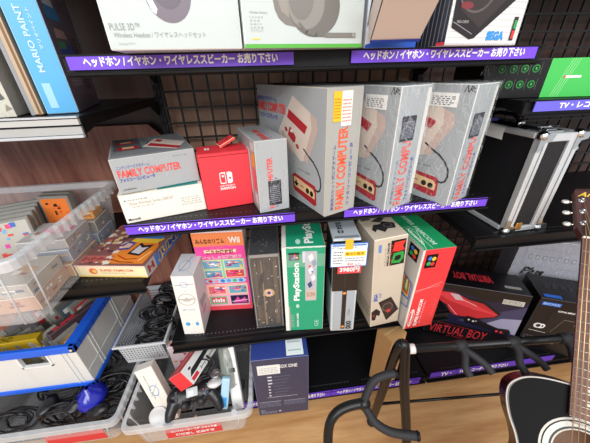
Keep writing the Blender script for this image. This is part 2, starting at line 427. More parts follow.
# small grey famicom box standing
c = Carton((-.0191, -.0003, Z2, 14.1, .075, .193, .171), GREY, GREY_E)
c.g.text(c.F, 'FAMILY COMPUTER', .33, .05, .50, .78, FRED, rot=90, bold=.03); c.g.text(c.F, 'ファミリーコンピュータ', .54, .05, .64, .50, FBLUE, rot=90, bold=.02)
c.g.lines_of_text(c.F, .08, .90, .14, .98, 3, M('#808488'), 2)
c.g.text(c.T, 'FAMILY COMPUTER', .30, .04, .52, .66, FRED, rot=-90, bold=.04); c.g.text(c.T, 'ビデオゲーム', .58, .1, .66, .6, FBLUE, rot=-90)
c.g.rect(c.L, .80, .30, .97, .62, M('#e5606a'), .0005); c.g.rect(c.L, .82, .64, .97, .83, M('#f0a830'), .0006); c.g.rect(c.L, .55, .2, .74, .85, M('#d8dadc'), .0005)
c.g.rect(c.L, .84, .10, .97, .26, M('#d8dadc'), .0006); c.g.rect(c.L, .80, .86, .98, .97, M('#d5d8da'), .0006)
c.done('game_console_box', 'small upright grey box with a dark torn sticker beside the red box')
sticker(c, c.F, .33, .10, .74, .46, M('#24262e', .35), 'dark_sticker', 'dark torn sticker', ink='#8d93a0', rows=9, seed=8)
g = G(); o, u, v = c.F; nn = u.cross(v).normalized()
for a0, a1, b0, b1 in ((.02, .98, .30, .56), (.0, .6, .06, .30)):
    r = random.Random(5); n = 8; vs = [o+u*(a0+(a1-a0)*i/n)+v*(b0+(b1-b0)*j/n+.06*i/n)+nn*(.0024+r.uniform(0, .0018)) for i in range(n+1) for j in range(n+1)]
    g.add(vs, [(i*(n+1)+j, (i+1)*(n+1)+j, (i+1)*(n+1)+j+1, i*(n+1)+j+1) for i in range(n) for j in range(n)], FILM, True)
c.part(g, 'tape', 'clear tape')

def famicom_side(c):
    """big picture face: console, cable and controller"""
    g, L = c.g, c.L
    g.art(L, [(.36, .60), (.60, .93), (.90, .78), (.90, .70), (.75, .42), (.70, .40)], CREAM, .0004)
    g.art(L, [(.82, .82), (.90, .78), (.915, .70), (.78, .40), (.74, .44), (.84, .70)], CREAM2, .0006)
    g.art(L, [(.545, .82), (.79, .71), (.755, .645), (.515, .75)], DRED, .0008)
    g.art(L, [(.545, .665), (.565, .675), (.635, .60), (.625, .555), (.60, .545), (.52, .60)], DRED, .0008)
    g.art(L, [(.47, .655), (.50, .665), (.52, .635), (.49, .62)], DRED, .0008); g.art(L, [(.63, .535), (.66, .545), (.68, .51), (.65, .50)], DRED, .0008)
    g.art(L, [(.41, .60), (.44, .63), (.60, .45), (.57, .43)], CREAM2, .0007); g.rect(L, .56, .63, .60, .655, M('#e9ddd2'), .001)
    g.line(L, [(.74, .52), (.80, .475), (.86, .44), (.91, .39), (.945, .33), (.955, .27), (.945, .22), (.92, .20), (.89, .205)], .0042, DK)
    g.art(L, [(.57, .235), (.60, .265), (.885, .235), (.90, .20), (.905, .065), (.88, .045), (.60, .09), (.575, .12)], M('#a62630', .4), .0005)
    g.art(L, [(.59, .225), (.61, .235), (.86, .20), (.885, .17), (.885, .11), (.60, .135)], TAN, .0008)
    g.ell(L, .79, .155, .022, .026, BLACK, .0011); g.ell(L, .845, .148, .022, .026, BLACK, .0011)
    g.art(L, [(.62, .20), (.64, .20), (.64, .18), (.66, .18), (.66, .16), (.64, .16), (.64, .145), (.62, .145), (.62, .16), (.60, .16), (.60, .18), (.62, .18)], BLACK, .0011)
    g.rect(L, .69, .165, .74, .175, M('#8a6a48'), .0011)
    g.text(L, 'HVC-001  任天堂', .66, .315, .82, .33, M('#4a4d52'))
    g.text(L, '家庭用ビデオゲーム', .015, .855, .36, .90, FBLUE, bold=.02); g.text(L, 'FAMILY COMPUTER', .01, .765, .50, .85, FRED, bold=.05)
    g.text(L, 'ファミリーコンピュータ', .02, .70, .36, .75, FBLUE, bold=.03)
def famicom_spine(c):
    g, F = c.g, c.F
    g.text(F, '家庭用カセット式ビデオゲーム', .19, .04, .29, .60, M('#55598c'), rot=90, bold=.015)
    g.text(F, 'FAMILY COMPUTER', .34, .035, .62, .73, M('#e8603c', .5), rot=90, bold=.03)
    g.text(F, 'ファミリーコンピュータ', .70, .05, .80, .60, FBLUE, rot=90, bold=.02)
    g.lines_of_text(F, .90, .55, .94, .96, 16, M('#85898c'), 6)
SP = M('#a9a9a4', .45, noise=.05, scale=14)
c = Carton((.1278, -.0433, Z2, 23.8, .090, .327, .271), GREY, M('#d0c4ac', .6))
c.g.rect(c.F, 0, 0, 1, 1, SP, .0002); famicom_side(c); famicom_spine(c)
c.done('game_console_box', 'large unwrapped grey console box with a yellow and a white sticker', group='large grey upright console boxes')
sticker(c, c.F, .16, .77, .38, .975, M('#f0bf2c', .5), 'price_sticker', 'yellow price sticker', ink='#b8860b', rows=7)
sticker(c, c.F, .385, .735, .68, .975, M('#f4efe8', .5), 'price_sticker', 'white price sticker', ink='#cf7a60', rows=7, e=.002, seed=9)
g = G(); o, u, v = c.L; nn = u.cross(v).normalized(); r = random.Random(1)
vs = [o+u*(.36+.09*i/6)+v*(.55+.44*j/8)+nn*(.0018+r.uniform(0, .0012)) for i in range(7) for j in range(9)]
g.add(vs, [(i*9+j, (i+1)*9+j, (i+1)*9+j+1, i*9+j+1) for i in range(6) for j in range(8)], FILM, True); c.part(g, 'tape', 'strip of clear tape')
GB = M('#a3aaae', .42, noise=.05, scale=14)
for k, (dims, lb) in enumerate((((.2754, -.0387, Z2, 22.8, .090, .330, .269), 'large grey console box in clear wrap, middle of the three large ones'), ((.4346, -.0392, Z2, 28.5, .094, .330, .268), 'large grey console box in clear wrap beside the black flight case'))):
    c = Carton(dims, GB, M('#d6d8d6', .6)); famicom_side(c)
    c.g.text(c.F, 'FAMILY COMPUTER', .30, .03, .60, .74, FRED, rot=90, bold=.02); c.g.text(c.F, 'ファミリーコンピュータ', .68, .05, .79, .45, FBLUE, rot=90, bold=.02); c.g.text(c.F, '家庭用ビデオゲーム', .16, .05, .25, .45, M('#55598c'), rot=90)
    c.g.line(c.L, [(.925, .945), (.94, .99), (.95, .945)], .0016, DK); c.g.line(c.L, [(.955, .945), (.965, .985), (.985, .97), (.96, .965), (.99, .945)], .0016, DK)
    c.g.rect(c.F, .86, .1, .99, .98, M('#cfd2cf'), .0003)
    c.done('game_console_box', lb, group='large grey upright console boxes')
    sticker(c, c.L, .71, .83, .90, .935, WHITE, 'price_sticker', 'white price sticker', rows=5, seed=k+2, e=.0018)
    sticker(c, c.F, .16, .60, .62, .79, M('#2a2e38', .35), 'dark_sticker', 'dark glossy sticker', ink='#9aa0b0', rows=12, seed=k+5, e=.0018)
    c.film(.0035)

# ------------------------------------------------------------------ lower shelf cartons
c = Carton((-.2935, .024, Z3, -3, .062, .105, .235), M('#efe9e2', .5), M('#d9d4cc', .6), lean=0, roll=3)
g = c.g; WB = M('#6fa6d8', .5); WG = M('#b8b6b2', .5)
g.rect(c.R, 0, 0, 1, 1, M('#d9d6d6'), .0003); g.rect(c.T, 0, 0, 1, 1, M('#d2d4d8'), .0003)
g.line(c.F, [(.08, .86), (.92, .88)], .002, M('#8f9296')); g.ring(c.F, .50, .87, .17, .045, .16, WB); g.ring(c.F, .50, .63, .40, .10, .12, WG); g.line(c.F, [(.12, .63), (.88, .64)], .004, WG); g.ell(c.F, .5, .63, .12, .03, WG)
g.line(c.F, [(.24, .645), (.42, .60)], .003, WG); g.line(c.F, [(.76, .655), (.58, .60)], .003, WG)
g.text(c.F, 'Wii', .47, .76, .56, .785, WB); g.text(c.F, 'Wii ハンドル', .20, .44, .80, .475, WB, bold=.02); g.lines_of_text(c.F, .25, .36, .7, .38, 1, M('#dcd6d0'), 3)
for a, rr in ((.30, .11), (.75, .08)):
    for q in range(5): g.ell(c.F, a+rr*.55*math.cos(q*1.26), .20+.02*math.sin(q*1.26), rr*.55, .017, M('#4ea3dc'), .0005+.0001*q)
g.ell(c.F, .52, .20, .02, .006, WB)
g.ring(c.T, .42, .45, .26, .24, .10, WB); g.line(c.T, [(.3, .2), (.6, .85)], .0022, M('#8890a8')); g.line(c.T, [(.02, .02), (.5, .3), (.98, .02)], .001, M('#b9bcc2'))
g.art(c.R, [(.1, .55), (.6, .5), (.7, .4), (.2, .38)], M('#a99fa8'), .0007); g.ell(c.R, .4, .30, .2, .05, M('#d88aa8'), .0007)
c.done('game_accessory_box', 'small white box with a steering wheel drawing, left end of lower shelf')

# pink software box
c = Carton((-.230, .1139, Z3, -4.2, .150, .06, .315), M('#f5f2f0', .4), M('#f0d8e4', .5)); g = c.g
PK = M('#ec4aa0', .4); g.rect(c.F, 0, 0, 1, .99, PK, .0004); g.rect(c.F, 0, .84, 1, .99, M('#f08a52'), .0006)
g.art(c.F, [(0, 0), (1, 0), (1, .10), (0, .16)], M('#ee4a5a'), .0005)
g.text(c.F, 'みんなのリズム', .05, .87, .62, .93, M('#5a2c20'), bold=.04); g.text(c.F, 'Wii', .70, .87, .93, .94, WHITE, bold=.03)
g.text(c.F, 'たいこ', .30, .80, .68, .86, M('#f06aa0'), bold=.05, e=.001); g.rect(c.F, .18, .765, .82, .80, M('#f3e2c0'), .0009); g.text(c.F, 'ごうか決定版', .22, .745, .78, .80, M('#8a3018'), bold=.05, e=.0012)
g.text(c.F, 'いっしょに遊ぼう', .10, .69, .92, .735, WHITE, bold=.05, e=.001); g.text(c.F, 'いっしょに遊ぼう', .105, .692, .915, .732, M('#b03078'), bold=.0, e=.0013)
r = random.Random(12)
def shots(rows):
    for a0, b0, a1, b1 in rows:
        g.rect(c.F, a0-.015, b0-.008, a1+.015, b1+.008, M('#f6e08a'), .0007)
        g.rect(c.F, a0, b0, a1, b1, M(r.choice(['#5fb0dc', '#e86a80', '#d84a60', '#6aa8c8'])), .0010)
        for k in range(14):
            x, y = r.uniform(a0+.03, a1-.04), r.uniform(b0+.008, b1-.012)
            g.rect(c.F, x, y, min(a1, x+r.uniform(.02, .12)), min(b1, y+r.uniform(.008, .018)), M(r.choice(['#f4f4f0', '#c8283c', '#f0d040', '#3a66b8', '#f4a0b8', '#46325a', '#e85a8a'])), .0012+.00005*k)
g.rect(c.F, .06, .45, .96, .685, M('#7fc8b8'), .0005)
shots([(.10, .575, .46, .67), (.54, .575, .92, .67), (.10, .46, .46, .55), (.54, .46, .92, .55)])
g.art(c.F, [(.12, .385), (.90, .385), (.95, .41), (.90, .44), (.12, .44), (.07, .41)], M('#9fd4ee'), .0008)
for k, cc in enumerate(('#d43a4a', '#f08aa8', '#3a78c8', '#5a9ad0', '#54b070', '#3a86d0')): g.ell(c.F, .18+k*.13, .412, .048, .02, M(cc), .0012)
g.rect(c.F, .05, .06, .95, .37, M('#f4e9a8'), .0005); g.rect(c.F, .06, .065, .94, .365, M('#f2b0c4'), .0006)
shots([(.10, .24, .46, .34), (.54, .24, .92, .34)])
g.rect(c.F, .08, .09, .46, .20, M('#6fbf8f'), .0008); g.rect(c.F, .12, .11, .43, .185, M('#e83a50'), .001)
for k in range(5): g.rect(c.F, .14+k*.055, .12, .18+k*.055, .16+.012*(k % 2), WHITE, .0013)
g.rect(c.F, .54, .085, .93, .205, M('#241a44'), .001); g.art(c.F, [(.58, .1), (.7, .19), (.75, .14), (.86, .18), (.9, .1)], M('#d8489c'), .0013); g.line(c.F, [(.56, .12), (.92, .14)], .002, WHITE, .0015)
g.rect(c.L, 0, .90, 1, .98, M('#e8eef2'), .0004); g.ell(c.L, .5, .94, .25, .025, M('#3a90c8'), .0007)
c.done('video_game_box', 'pink and orange software box with small screenshots')

# clear box with brown dotted content
c = Carton((-.0644, .0180, Z3, -2, .084, .156, .284), M('#15110f', .2, alpha=1), M('#6c6860', .3)); g = c.g
g.rect(c.F, .04, .02, .96, .98, wood('#17110d', '#4a3a2c', (30, 30, 4), .2), .0003)
r = random.Random(21)
for a0, a1, q in ((.10, .22, '#4d3d2c'), (.34, .42, '#7c6648'), (.55, .60, '#3c3022'), (.74, .90, '#574632')): g.art(c.F, [(a0, .03), (a1, .05), (a1-.02, .95), (a0+.03, .9)], M(q, .3), .0004)
for k in range(6):
    a = r.uniform(.1, .6); b = r.uniform(.05, .8); g.art(c.F, [(a, b), (a+.12, b+.12), (a+.28, b+.15), (a+.14, b+.02)], M('#1d1612', .3), .0005)
g.ring(c.F, .56, .51, .19, .055, .35, M('#c8a868', .3), .0008); g.ring(c.F, .56, .51, .11, .04, .4, M('#e8b8c8', .3), .0009)
for k in range(26):
    g.ell(c.F, r.uniform(.08, .92), r.uniform(.04, .95), .016, .006, M('#f2e2e0'), .0011, n=8)
g.rect(c.T, .03, .02, .97, .98, M('#141418', .15), .0003)
for k in range(9): g.ell(c.T, r.uniform(.3, .85), r.uniform(.05, .5), .012, .01, M('#d8d0d4'), .0009, n=8)
g.line(c.T, [(.15, .3), (.5, .55), (.85, .35)], .0015, M('#4a4048')); g.line(c.T, [(.2, .9), (.45, .6)], .0015, M('#4a4048'))
for a in (.0, .97): g.rect(c.F, a, 0, a+.03, 1, M('#8d8a86', .2), .0009)
g.rect(c.F, 0, .97, 1, 1, M('#8d8a86', .2), .0009)
c.done('gift_box', 'clear fronted dark brown box with small white dots')
g = G(); g.box(-.0022, .0862, -.0024, .158, -.0, .2865, M('#c8ccd0', .08, alpha=.10)); c.part(g, 'clear_case', 'clear plastic case')

# PlayStation box
GN = M('#1f9c74', .42, noise=.03)
c = Carton((.0262, -.0081, Z3, -4.6, .115, .25, .318), GN, M('#d8d5cc', .6)); g = c.g
g.rect(c.F, 0, 0, .095, 1, M('#e9e6e0'), .0004); g.rect(c.T, 0, 0, .10, 1, M('#e9e6e0'), .0004); g.rect(c.F, .095, .0, .13, .33, M('#a9a49c'), .0005); g.rect(c.L, 0, 0, 1, 1, M('#e4e2dc'), .0004)
g.text(c.F, 'PlayStation', .235, .405, .43, .84, WHITE, rot=90, bold=.035)
g.rect(c.F, .15, .865, .40, .945, M('#161616'), .0007); g.art(c.F, [(.24, .89), (.29, .935), (.31, .93), (.31, .885), (.28, .875)], M('#d8302c'), .0010); g.art(c.F, [(.20, .885), (.24, .875), (.36, .90), (.32, .91)], M('#3a8ac8'), .0011); g.art(c.F, [(.31, .89), (.36, .885), (.37, .90), (.33, .905)], M('#e8b828'), .0012)
g.rect(c.F, .53, .40, .81, .955, M('#b4b4bc'), .0006); g.rect(c.F, .55, .42, .79, .53, M('#c9b4a4'), .0008); g.text(c.F, 'SCPH', .57, .45, .77, .50, M('#8a5a4a'), e=.0012)
for k, (a, b, cc) in enumerate(((.58, .60, '#3a4a78'), (.66, .68, '#dcdce4'), (.60, .76, '#e4e6ee'), (.68, .84, '#8088a0'), (.60, .90, '#e9e9ee'))):
    g.art(c.F, [(a, b), (a+.09, b+.035), (a+.13, b-.02), (a+.05, b-.05)], M(cc), .0009+.0001*k)
g.ell(c.F, .64, .80, .03, .012, M('#d84838'), .0015); g.ell(c.F, .70, .74, .025, .01, M('#4868b0'), .0016)
g.rect(c.F, .47, .84, .53, .955, M('#c9ccd2'), .0006)
g.text(c.F, 'SONY', .14, .05, .23, .23, M('#8fb0a4'), rot=90, bold=.02); g.text(c.F, 'SCPH-1000', .30, .055, .35, .24, WHITE, rot=90, bold=.03)
g.ell(c.F, .33, .335, .04, .022, M('#d6ece4'), .0007); g.text(c.F, 'CD', .31, .322, .35, .348, GN, rot=90, e=.0012, bold=.03); g.text(c.F, 'GE', .77, .05, .88, .14, M('#9fd4c0'), rot=90, bold=.01)
g.text(c.T, 'PlayStation', .52, .06, .80, .85, WHITE, rot=90, bold=.035); g.ell(c.T, .38, .10, .06, .05, M('#bfe4d6'), .0006)
c.done('game_console_box', 'green upright console box with a white left edge and white lettering')
g = G(); vs = [Vector((.0+.115*i/14, -.0012-.001*(i % 2), .3155+(.0005 if i % 3 else -.0008))) for i in range(15)]
for i in range(14): g.add([vs[i], vs[i+1], vs[i+1]+Vector((0, 0, .0022)), vs[i]+Vector((0, 0, .0022))], [(0, 1, 2, 3)], M('#cfe0d6', .6))
c.part(g, 'torn_edge', 'worn white torn lid edge')
g = G(); g.art(c.F, [(.02, .80), (1.0, .80), (1.0, .93), (.0, .93)], M('#e8f4f0', .12, alpha=.16), .0022); c.part(g, 'tape', 'clear tape')

# grey and black console box with price card
c = Carton((.1620, -.0301, Z3, -5.2, .074, .107, .343), M('#a4acb3', .4), M('#c4c9cd', .5), bev=.006, roll=-1); g = c.g
g.rect(c.F, .02, .49, .98, .985, M('#241d1b', .35), .0004); g.rect(c.F, .43, .03, .60, .49, M('#241d1b', .35), .0004)
g.rect(c.L, .0, .52, 1, .99, M('#2a2423', .35), .0003)
for b in (.465, .06): g.ell(c.F, .51, b, .07, .014, M('#e09040'), .0009)
g.line(c.F, [(.51, .52), (.51, .98)], .001, M('#4a4240'))
g.text(c.F, 'PC Engine', .68, .20, .80, .28, M('#7a8086'), rot=90); g.text(c.F, 'DUO', .64, .03, .86, .13, BLACK, rot=90, bold=.05)
g.rect(c.T, .04, .04, .96, .96, M('#a9b2ba', .35), .0006); g.text(c.T, 'DUO-R CD', .24, .25, .46, .80, M('#1c1d20'), rot=-90, bold=.05); g.art(c.T, [(.04, .04), (.96, .04), (.9, .14), (.1, .14)], M('#787f86'), .0009)
c.done('game_console_box', 'light grey and black console box behind a white price card')
g = G(); fr = (Vector((-.007, -.010, .262)), Vector((.096, 0, 0)), Vector((0, 0, .075)))
g.box(-.007, .089, -.0095, -.0085, .262, .337, M('#2f66b8')); g.rect(fr, .025, .035, .975, .965, WHITE, .0003)
g.rect(fr, .38, .46, .95, .66, M('#f4cf3a'), .0006); g.rect(fr, .05, .88, .95, .95, M('#5a8ac8'), .0006); g.text(fr, 'PC Engine DUO-R', .05, .76, .70, .86, M('#30343a')); g.text(fr, '動作確認済', .42, .50, .9, .62, M('#9a5a10'), bold=.02)
g.lines_of_text(fr, .08, .12, .34, .70, 5, M('#6a7078'), 3); g.lines_of_text(fr, .40, .22, .92, .42, 2, M('#8a9098'), 5); g.text(fr, '税込', .45, .05, .85, .18, M('#d04040'))
c.part(g, 'price_card', 'white price card with a blue border')
g = G(); fr = (Vector((.014, -.0075, .237)), Vector((.063, 0, 0)), Vector((0, 0, .028))); g.box(.014, .077, -.007, -.006, .237, .265, M('#e04850'))
g.text(fr, '3980円', .08, .2, .92, .82, WHITE, bold=.03); c.part(g, 'price_sticker', 'red price sticker')
g = G(); g.box(.030, .050, -.0112, -.0105, .318, .349, M('#e8b62e')); c.part(g, 'tape', 'yellow tape')

# Mega Drive box
BG = M('#c9bcaa', .5, noise=.04)
c = Carton((.2913, -.0323, Z3, 3.5, .094, .115, .333), BG, M('#e0d6c6', .6), roll=-4.5); g = c.g
g.rect(c.F, .50, .715, .95, .965, M('#16130f'), .0004); g.art(c.F, [(.56, .86), (.60, .945), (.93, .95), (.86, .90), (.93, .86), (.75, .85)], M('#e2382e'), .0008)
g.art(c.F, [(.54, .74), (.60, .84), (.90, .845), (.93, .78), (.82, .73)], M('#2f9a48'), .0008); g.art(c.F, [(.63, .765), (.66, .81), (.82, .815), (.83, .78), (.76, .76)], M('#16130f'), .0012)
g.text(c.F, 'MEGA DRIVE', .40, .72, .47, .95, M('#2a2622'), rot=90, bold=.03); g.text(c.F, 'メガドライブ', .33, .72, .37, .90, M('#3a3632'), rot=90); g.text(c.F, '16-BIT', .51, .73, .545, .94, M('#e2382e'), rot=90, e=.0012)
g.rect(c.F, .13, .87, .22, .945, M('#6a8ac0'), .0006); g.lines_of_text(c.F, .15, .68, .20, .85, 9, M('#a49884'), 4)
g.text(c.F, 'SEGA', .07, .33, .20, .42, M('#2f5ab8'), rot=90, bold=.04); g.text(c.F, 'メガ', .24, .36, .32, .42, M('#2f5ab8'), rot=90, bold=.02)
g.art(c.F, [(.24, .31), (.66, .35), (.96, .17), (.56, .05)], M('#2a2120'), .0006); g.art(c.F, [(.34, .29), (.62, .32), (.84, .19), (.56, .12)], M('#3d2e2c'), .0009); g.ell(c.F, .60, .18, .07, .022, M('#c83838'), .0012); g.ring(c.F, .56, .23, .18, .055, .14, M('#786460'), .0011)
g.art(c.F, [(.02, .20), (.18, .235), (.33, .19), (.30, .13), (.20, .15), (.16, .085), (.04, .09)], M('#241c1a'), .0007); g.ell(c.F, .10, .15, .04, .015, M('#8a3030'), .001)
g.art(c.T, [(.15, .42), (.30, .62), (.50, .60), (.62, .72), (.92, .55), (.84, .34), (.60, .36), (.45, .24), (.30, .40), (.20, .30)], M('#2c2a2c'), .0005)
g.art(c.T, [(.30, .78), (.62, .92), (.78, .84), (.55, .68)], M('#38383c'), .0006); g.ring(c.T, .68, .50, .14, .10, .3, M('#5c5a5c'), .0009); g.rect(c.T, .05, .86, .35, .97, M('#6a6258'), .0006)
g.lines_of_text(c.L, .2, .1, .9, .25, 3, M('#8d8474'), 5)
c.done('game_console_box', 'beige box with a red and green logo on a black square')

# Super Famicom box
c = Carton((.3898, -.0538, Z3, 3.6, .097, .20, .300), M('#c4c2bc', .45), M('#dcd6cc', .6), roll=.9); g = c.g
RD = M('#e2383f', .42); g.rect(c.F, .01, .0, 1, 1, RD, .0004); g.rect(c.F, 0, 0, .06, 1, M('#e4dcd2'), .0006)
GR = M('#1f9a60', .42); g.rect(c.T, 0, 0, 1, 1, GR, .0004)
def sfc_logo(fr, a, b, w, h):
    g.rect(fr, a-w, b-h, a+w, b+h, BLACK, .0008)
    g.ell(fr, a-.32*w, b+.42*h, w*.36, h*.30, M('#3a70d0'), .0012); g.ell(fr, a+.40*w, b+.32*h, w*.36, h*.30, M('#e8c030'), .0013)
    g.ell(fr, a-.38*w, b-.32*h, w*.36, h*.30, M('#2fa860'), .0014); g.ell(fr, a+.34*w, b-.42*h, w*.36, h*.30, M('#d83030'), .0015)
sfc_logo(c.F, .315, .872, .175, .075); sfc_logo(c.L, .82, .90, .11, .075)
g.text(c.F, 'SUPER FAMICOM', .32, .03, .44, .40, WHITE, rot=90, bold=.03); g.text(c.F, 'スーパーファミコン', .49, .05, .55, .38, M('#f6c8c8'), rot=90, bold=.02)
g.text(c.F, 'Nintendo', .13, .045, .22, .27, WHITE, rot=90, bold=.03)
g.ring(c.F, .175, .155, .095, .125, .10, WHITE, .0010); g.lines_of_text(c.F, .86, .12, .90, .38, 9, M('#f4b0b0'), 3); g.line(c.F, [(.05, .50), (.9, .60)], .0012, M('#f6b4b4')); g.line(c.F, [(.05, .53), (.85, .555)], .001, M('#f6b4b4'))
g.text(c.T, 'SUPER FAMICOM', .40, .10, .56, .95, M('#bfe8d4'), rot=-90, bold=.03); g.text(c.T, 'Nintendo', .12, .12, .24, .55, M('#dff2e8'), rot=-90, bold=.03); g.line(c.T, [(.04, .02), (.04, .6), (.30, .6), (.30, .02)], .0012, M('#dff2e8')); g.line(c.T, [(.08, .0), (.42, .52)], .0016, M('#d8efe4'))
for k, cc in enumerate(('#3a70c8', '#e8c040', '#d84040', '#3aa060', '#e8e0b0')): g.art(c.L, [(.70+.03*k, .62-.012*k), (.93-.02*k, .60), (.95-.02*k, .38+.02*k), (.74+.02*k, .36+.03*k)], M(cc), .0006+.0002*k)
g.line(c.L, [(.62, .64), (.97, .58), (.97, .30), (.80, .26)], .003, M('#4878c0'), .002)
c.done('game_console_box', 'red fronted box with a green top overhanging the lower shelf edge')

# ------------------------------------------------------------------ base level: xbox one box, cardboard
c = Carton((-.0915, -.0603, Z4, -1.5, .179, .25, .318), M('#363a54', .4, noise=.04), M('#7d88b8', .5)); g = c.g
g.rect(c.T, 0, 0, 1, 1, M('#2d3f86', .35), .0003); g.rect(c.T, .62, .02, .92, .60, M('#dfe8ea'), .0008)
for k in range(4): g.rect(c.T, .65, .08+.12*k, .88, .10+.12*k, M('#a9bcc0'), .0011)
g.text(c.F, 'XBOX ONE', .40, .845, .80, .90, WHITE, bold=.015)
for k in range(7):
    b = .70-.055*k; g.rect(c.F, .25, b, .33 if k < 3 else .29, b+.022, M('#c9cdd8'), .0007); g.lines_of_text(c.F, .36, b+.003, .36+.30-.03*(k % 4), b+.018, 1, M('#7f859a'), k)
g.lines_of_text(c.F, .22, .335, .78, .36, 1, M('#a4a9b8'), 31); g.lines_of_text(c.F, .04, .16, .46, .27, 5, M('#747a90'), 32); g.lines_of_text(c.F, .52, .17, .94, .27, 5, M('#747a90'), 33)
g.rect(c.F, .52, .255, .94, .262, M('#a4a9b8'), .0007); g.rect(c.F, .04, .262, .46, .269, M('#a4a9b8'), .0007)
g.text(c.F, 'XBOX', .05, .085, .14, .11, M('#c0c4d0')); g.lines_of_text(c.F, .05, .03, .36, .075, 3, M('#9a9fb0'), 34); g.rect(c.F, .40, .05, .45, .07, M('#c0c4d0'))
c.done('game_console_box', 'dark blue console box standing on the base shelf')
sticker(c, c.F, .09, .765, .49, .91, M('#e4e4e0', .5), 'price_sticker', 'white price sticker', ink='#b9bcc0', rows=4)

CB = M('#c79a66', .65, noise=.08, scale=10)
c = Carton((.378, -.032, Z4, 23, .076, .066, .28), CB, M('#b08450', .7)); g = c.g
c.yaw = 24; g.line(c.F, [(.0, .98), (1, .98)], .0012, M('#8a6238')); g.rect(c.T, .0, .46, 1, .54, M('#d8b888', .3), .0005)
c.done('cardboard_box', 'plain brown cardboard box standing on the base shelf')

# ------------------------------------------------------------------ Virtual Boy box, Katana box, paper box
c = Carton((.6763, .1971, Z4+.009, -22.8, .348, .14, .283), M('#100d12', .35), M('#55505a', .5), lean=3); g = c.g
g.art(c.F, [(.0, .30), (1, .20), (1, .86), (.60, .80), (.0, .93)], M('#1d1d3c', .35), .0003); g.art(c.F, [(.35, .35), (1, .24), (1, .80), (.70, .60)], M('#3f3f63', .35), .0004); g.art(c.F, [(.62, .34), (1, .25), (1, .56), (.80, .52)], M('#9c9cba', .35), .0005)
g.art(c.F, [(-.0, .86), (.12, .885), (.30, .82), (.55, .80), (.78, .61), (.74, .52), (.52, .40), (.30, .44), (.22, .50), (.0, .70)], M('#14101a'), .0007)
g.art(c.F, [(.0, .82), (.10, .86), (.24, .86), (.40, .77), (.56, .74), (.75, .58), (.72, .53), (.55, .45), (.30, .44), (.24, .50), (.18, .62), (.02, .72)], M('#d42a36', .3), .0010)
g.art(c.F, [(.02, .82), (.18, .85), (.42, .73), (.74, .57), (.50, .60), (.20, .70)], M('#f24450', .3), .0013); g.art(c.F, [(.18, .845), (.28, .84), (.36, .74), (.26, .74)], M('#d9c6cc', .3), .0016); g.line(c.F, [(.27, .79), (.50, .68)], .004, M('#f0b0b8'), .0018); g.line(c.F, [(.2, .62), (.32, .46)], .003, M('#f0b0b8'), .0018)
g.art(c.F, [(.40, .42), (.44, .47), (.55, .45), (.68, .38), (.80, .33), (.92, .34), (.95, .28), (.90, .20), (.80, .19), (.74, .27), (.58, .31), (.44, .33)], M('#0e0e16', .3), .0014)
for a, b, cc, rr in ((.47, .40, '#d8d8e0', .013), (.52, .385, '#d8d8e0', .013), (.55, .395, '#b0b0c0', .01), (.80, .27, '#e03848', .016), (.85, .265, '#e03848', .016), (.88, .25, '#2a2a34', .012)): g.ell(c.F, a, b, rr, rr*1.3, M(cc), .0022)
g.text(c.F, 'VIRTUAL BOY', .06, .03, .72, .20, M('#e0343e'), bold=.0, e=.0020, shear=.02); g.text(c.F, 'バーチャルボーイ', .28, -.03, .52, .02, M('#a8242e'), bold=.02, e=.0020); g.line(c.F, [(.12, .25), (.60, .20)], .0014, M('#c8303a'), .002)
g.rect(c.F, .74, .80, .955, .885, M('#cfcdc6'), .0012); g.lines_of_text(c.F, .75, .81, .945, .875, 3, M('#8a8880'), 4, .0016)
g.text(c.T, 'VIRTUAL BOY', .22, .35, .66, .72, M('#c8303a'), rot=180, bold=.04); g.rect(c.T, .76, .22, .93, .34, M('#9c9a96'), .0006)
c.done('game_console_box', 'black box with a picture of a red console and black controller')

c = Carton((1.032, .068, Z4+.001, -24, .36, .15, .29), M('#121014', .4, noise=.1), M('#48444a', .5)); g = c.g
g.rect(c.F, .03, .885, .20, .945, M('#2668d0'), .0006); g.text(c.F, 'BOSS', .04, .895, .19, .935, M('#9cc0f4'), bold=.04, e=.001)
g.rect(c.F, .16, .40, .97, .80, M('#1e1a1a'), .0004); g.text(c.F, 'GUITAR AMPLIFIER', .20, .80, .38, .83, WHITE, bold=.03); g.text(c.F, 'KATANA', .41, .79, .58, .84, WHITE, bold=.05)
g.line(c.F, [(.30, .68), (.62, .66)], .0018, M('#8a8684')); g.line(c.F, [(.30, .68), (.24, .42)], .0018, M('#6a6664')); g.rect(c.F, .40, .60, .46, .62, M('#8a8684'), .0008)
g.ell(c.F, .10, .50, .04, .05, M('#dcdcdc'), .0006); g.ell(c.F, .105, .50, .022, .028, M('#1c1a1c'), .0009); g.text(c.F, 'D', .12, .455, .17, .545, WHITE, bold=.06, shear=.2); g.line(c.F, [(.04, .40), (.20, .385)], .0016, WHITE); g.lines_of_text(c.F, .02, .18, .34, .30, 3, M('#6c686a'), 8)
g.rect(c.T, .04, .06, .20, .18, M('#2668d0'), .0006)
for k in range(7): g.rect(c.T, .10+.075*k, .45, .16+.075*k, .72, M('#28262c'), .0006); g.line(c.T, [(.10+.075*k, .45), (.13+.075*k, .72)], .0014, M('#7a7880'))
c.done('amplifier_box', 'black amplifier box with blue marks, right of the red console picture')

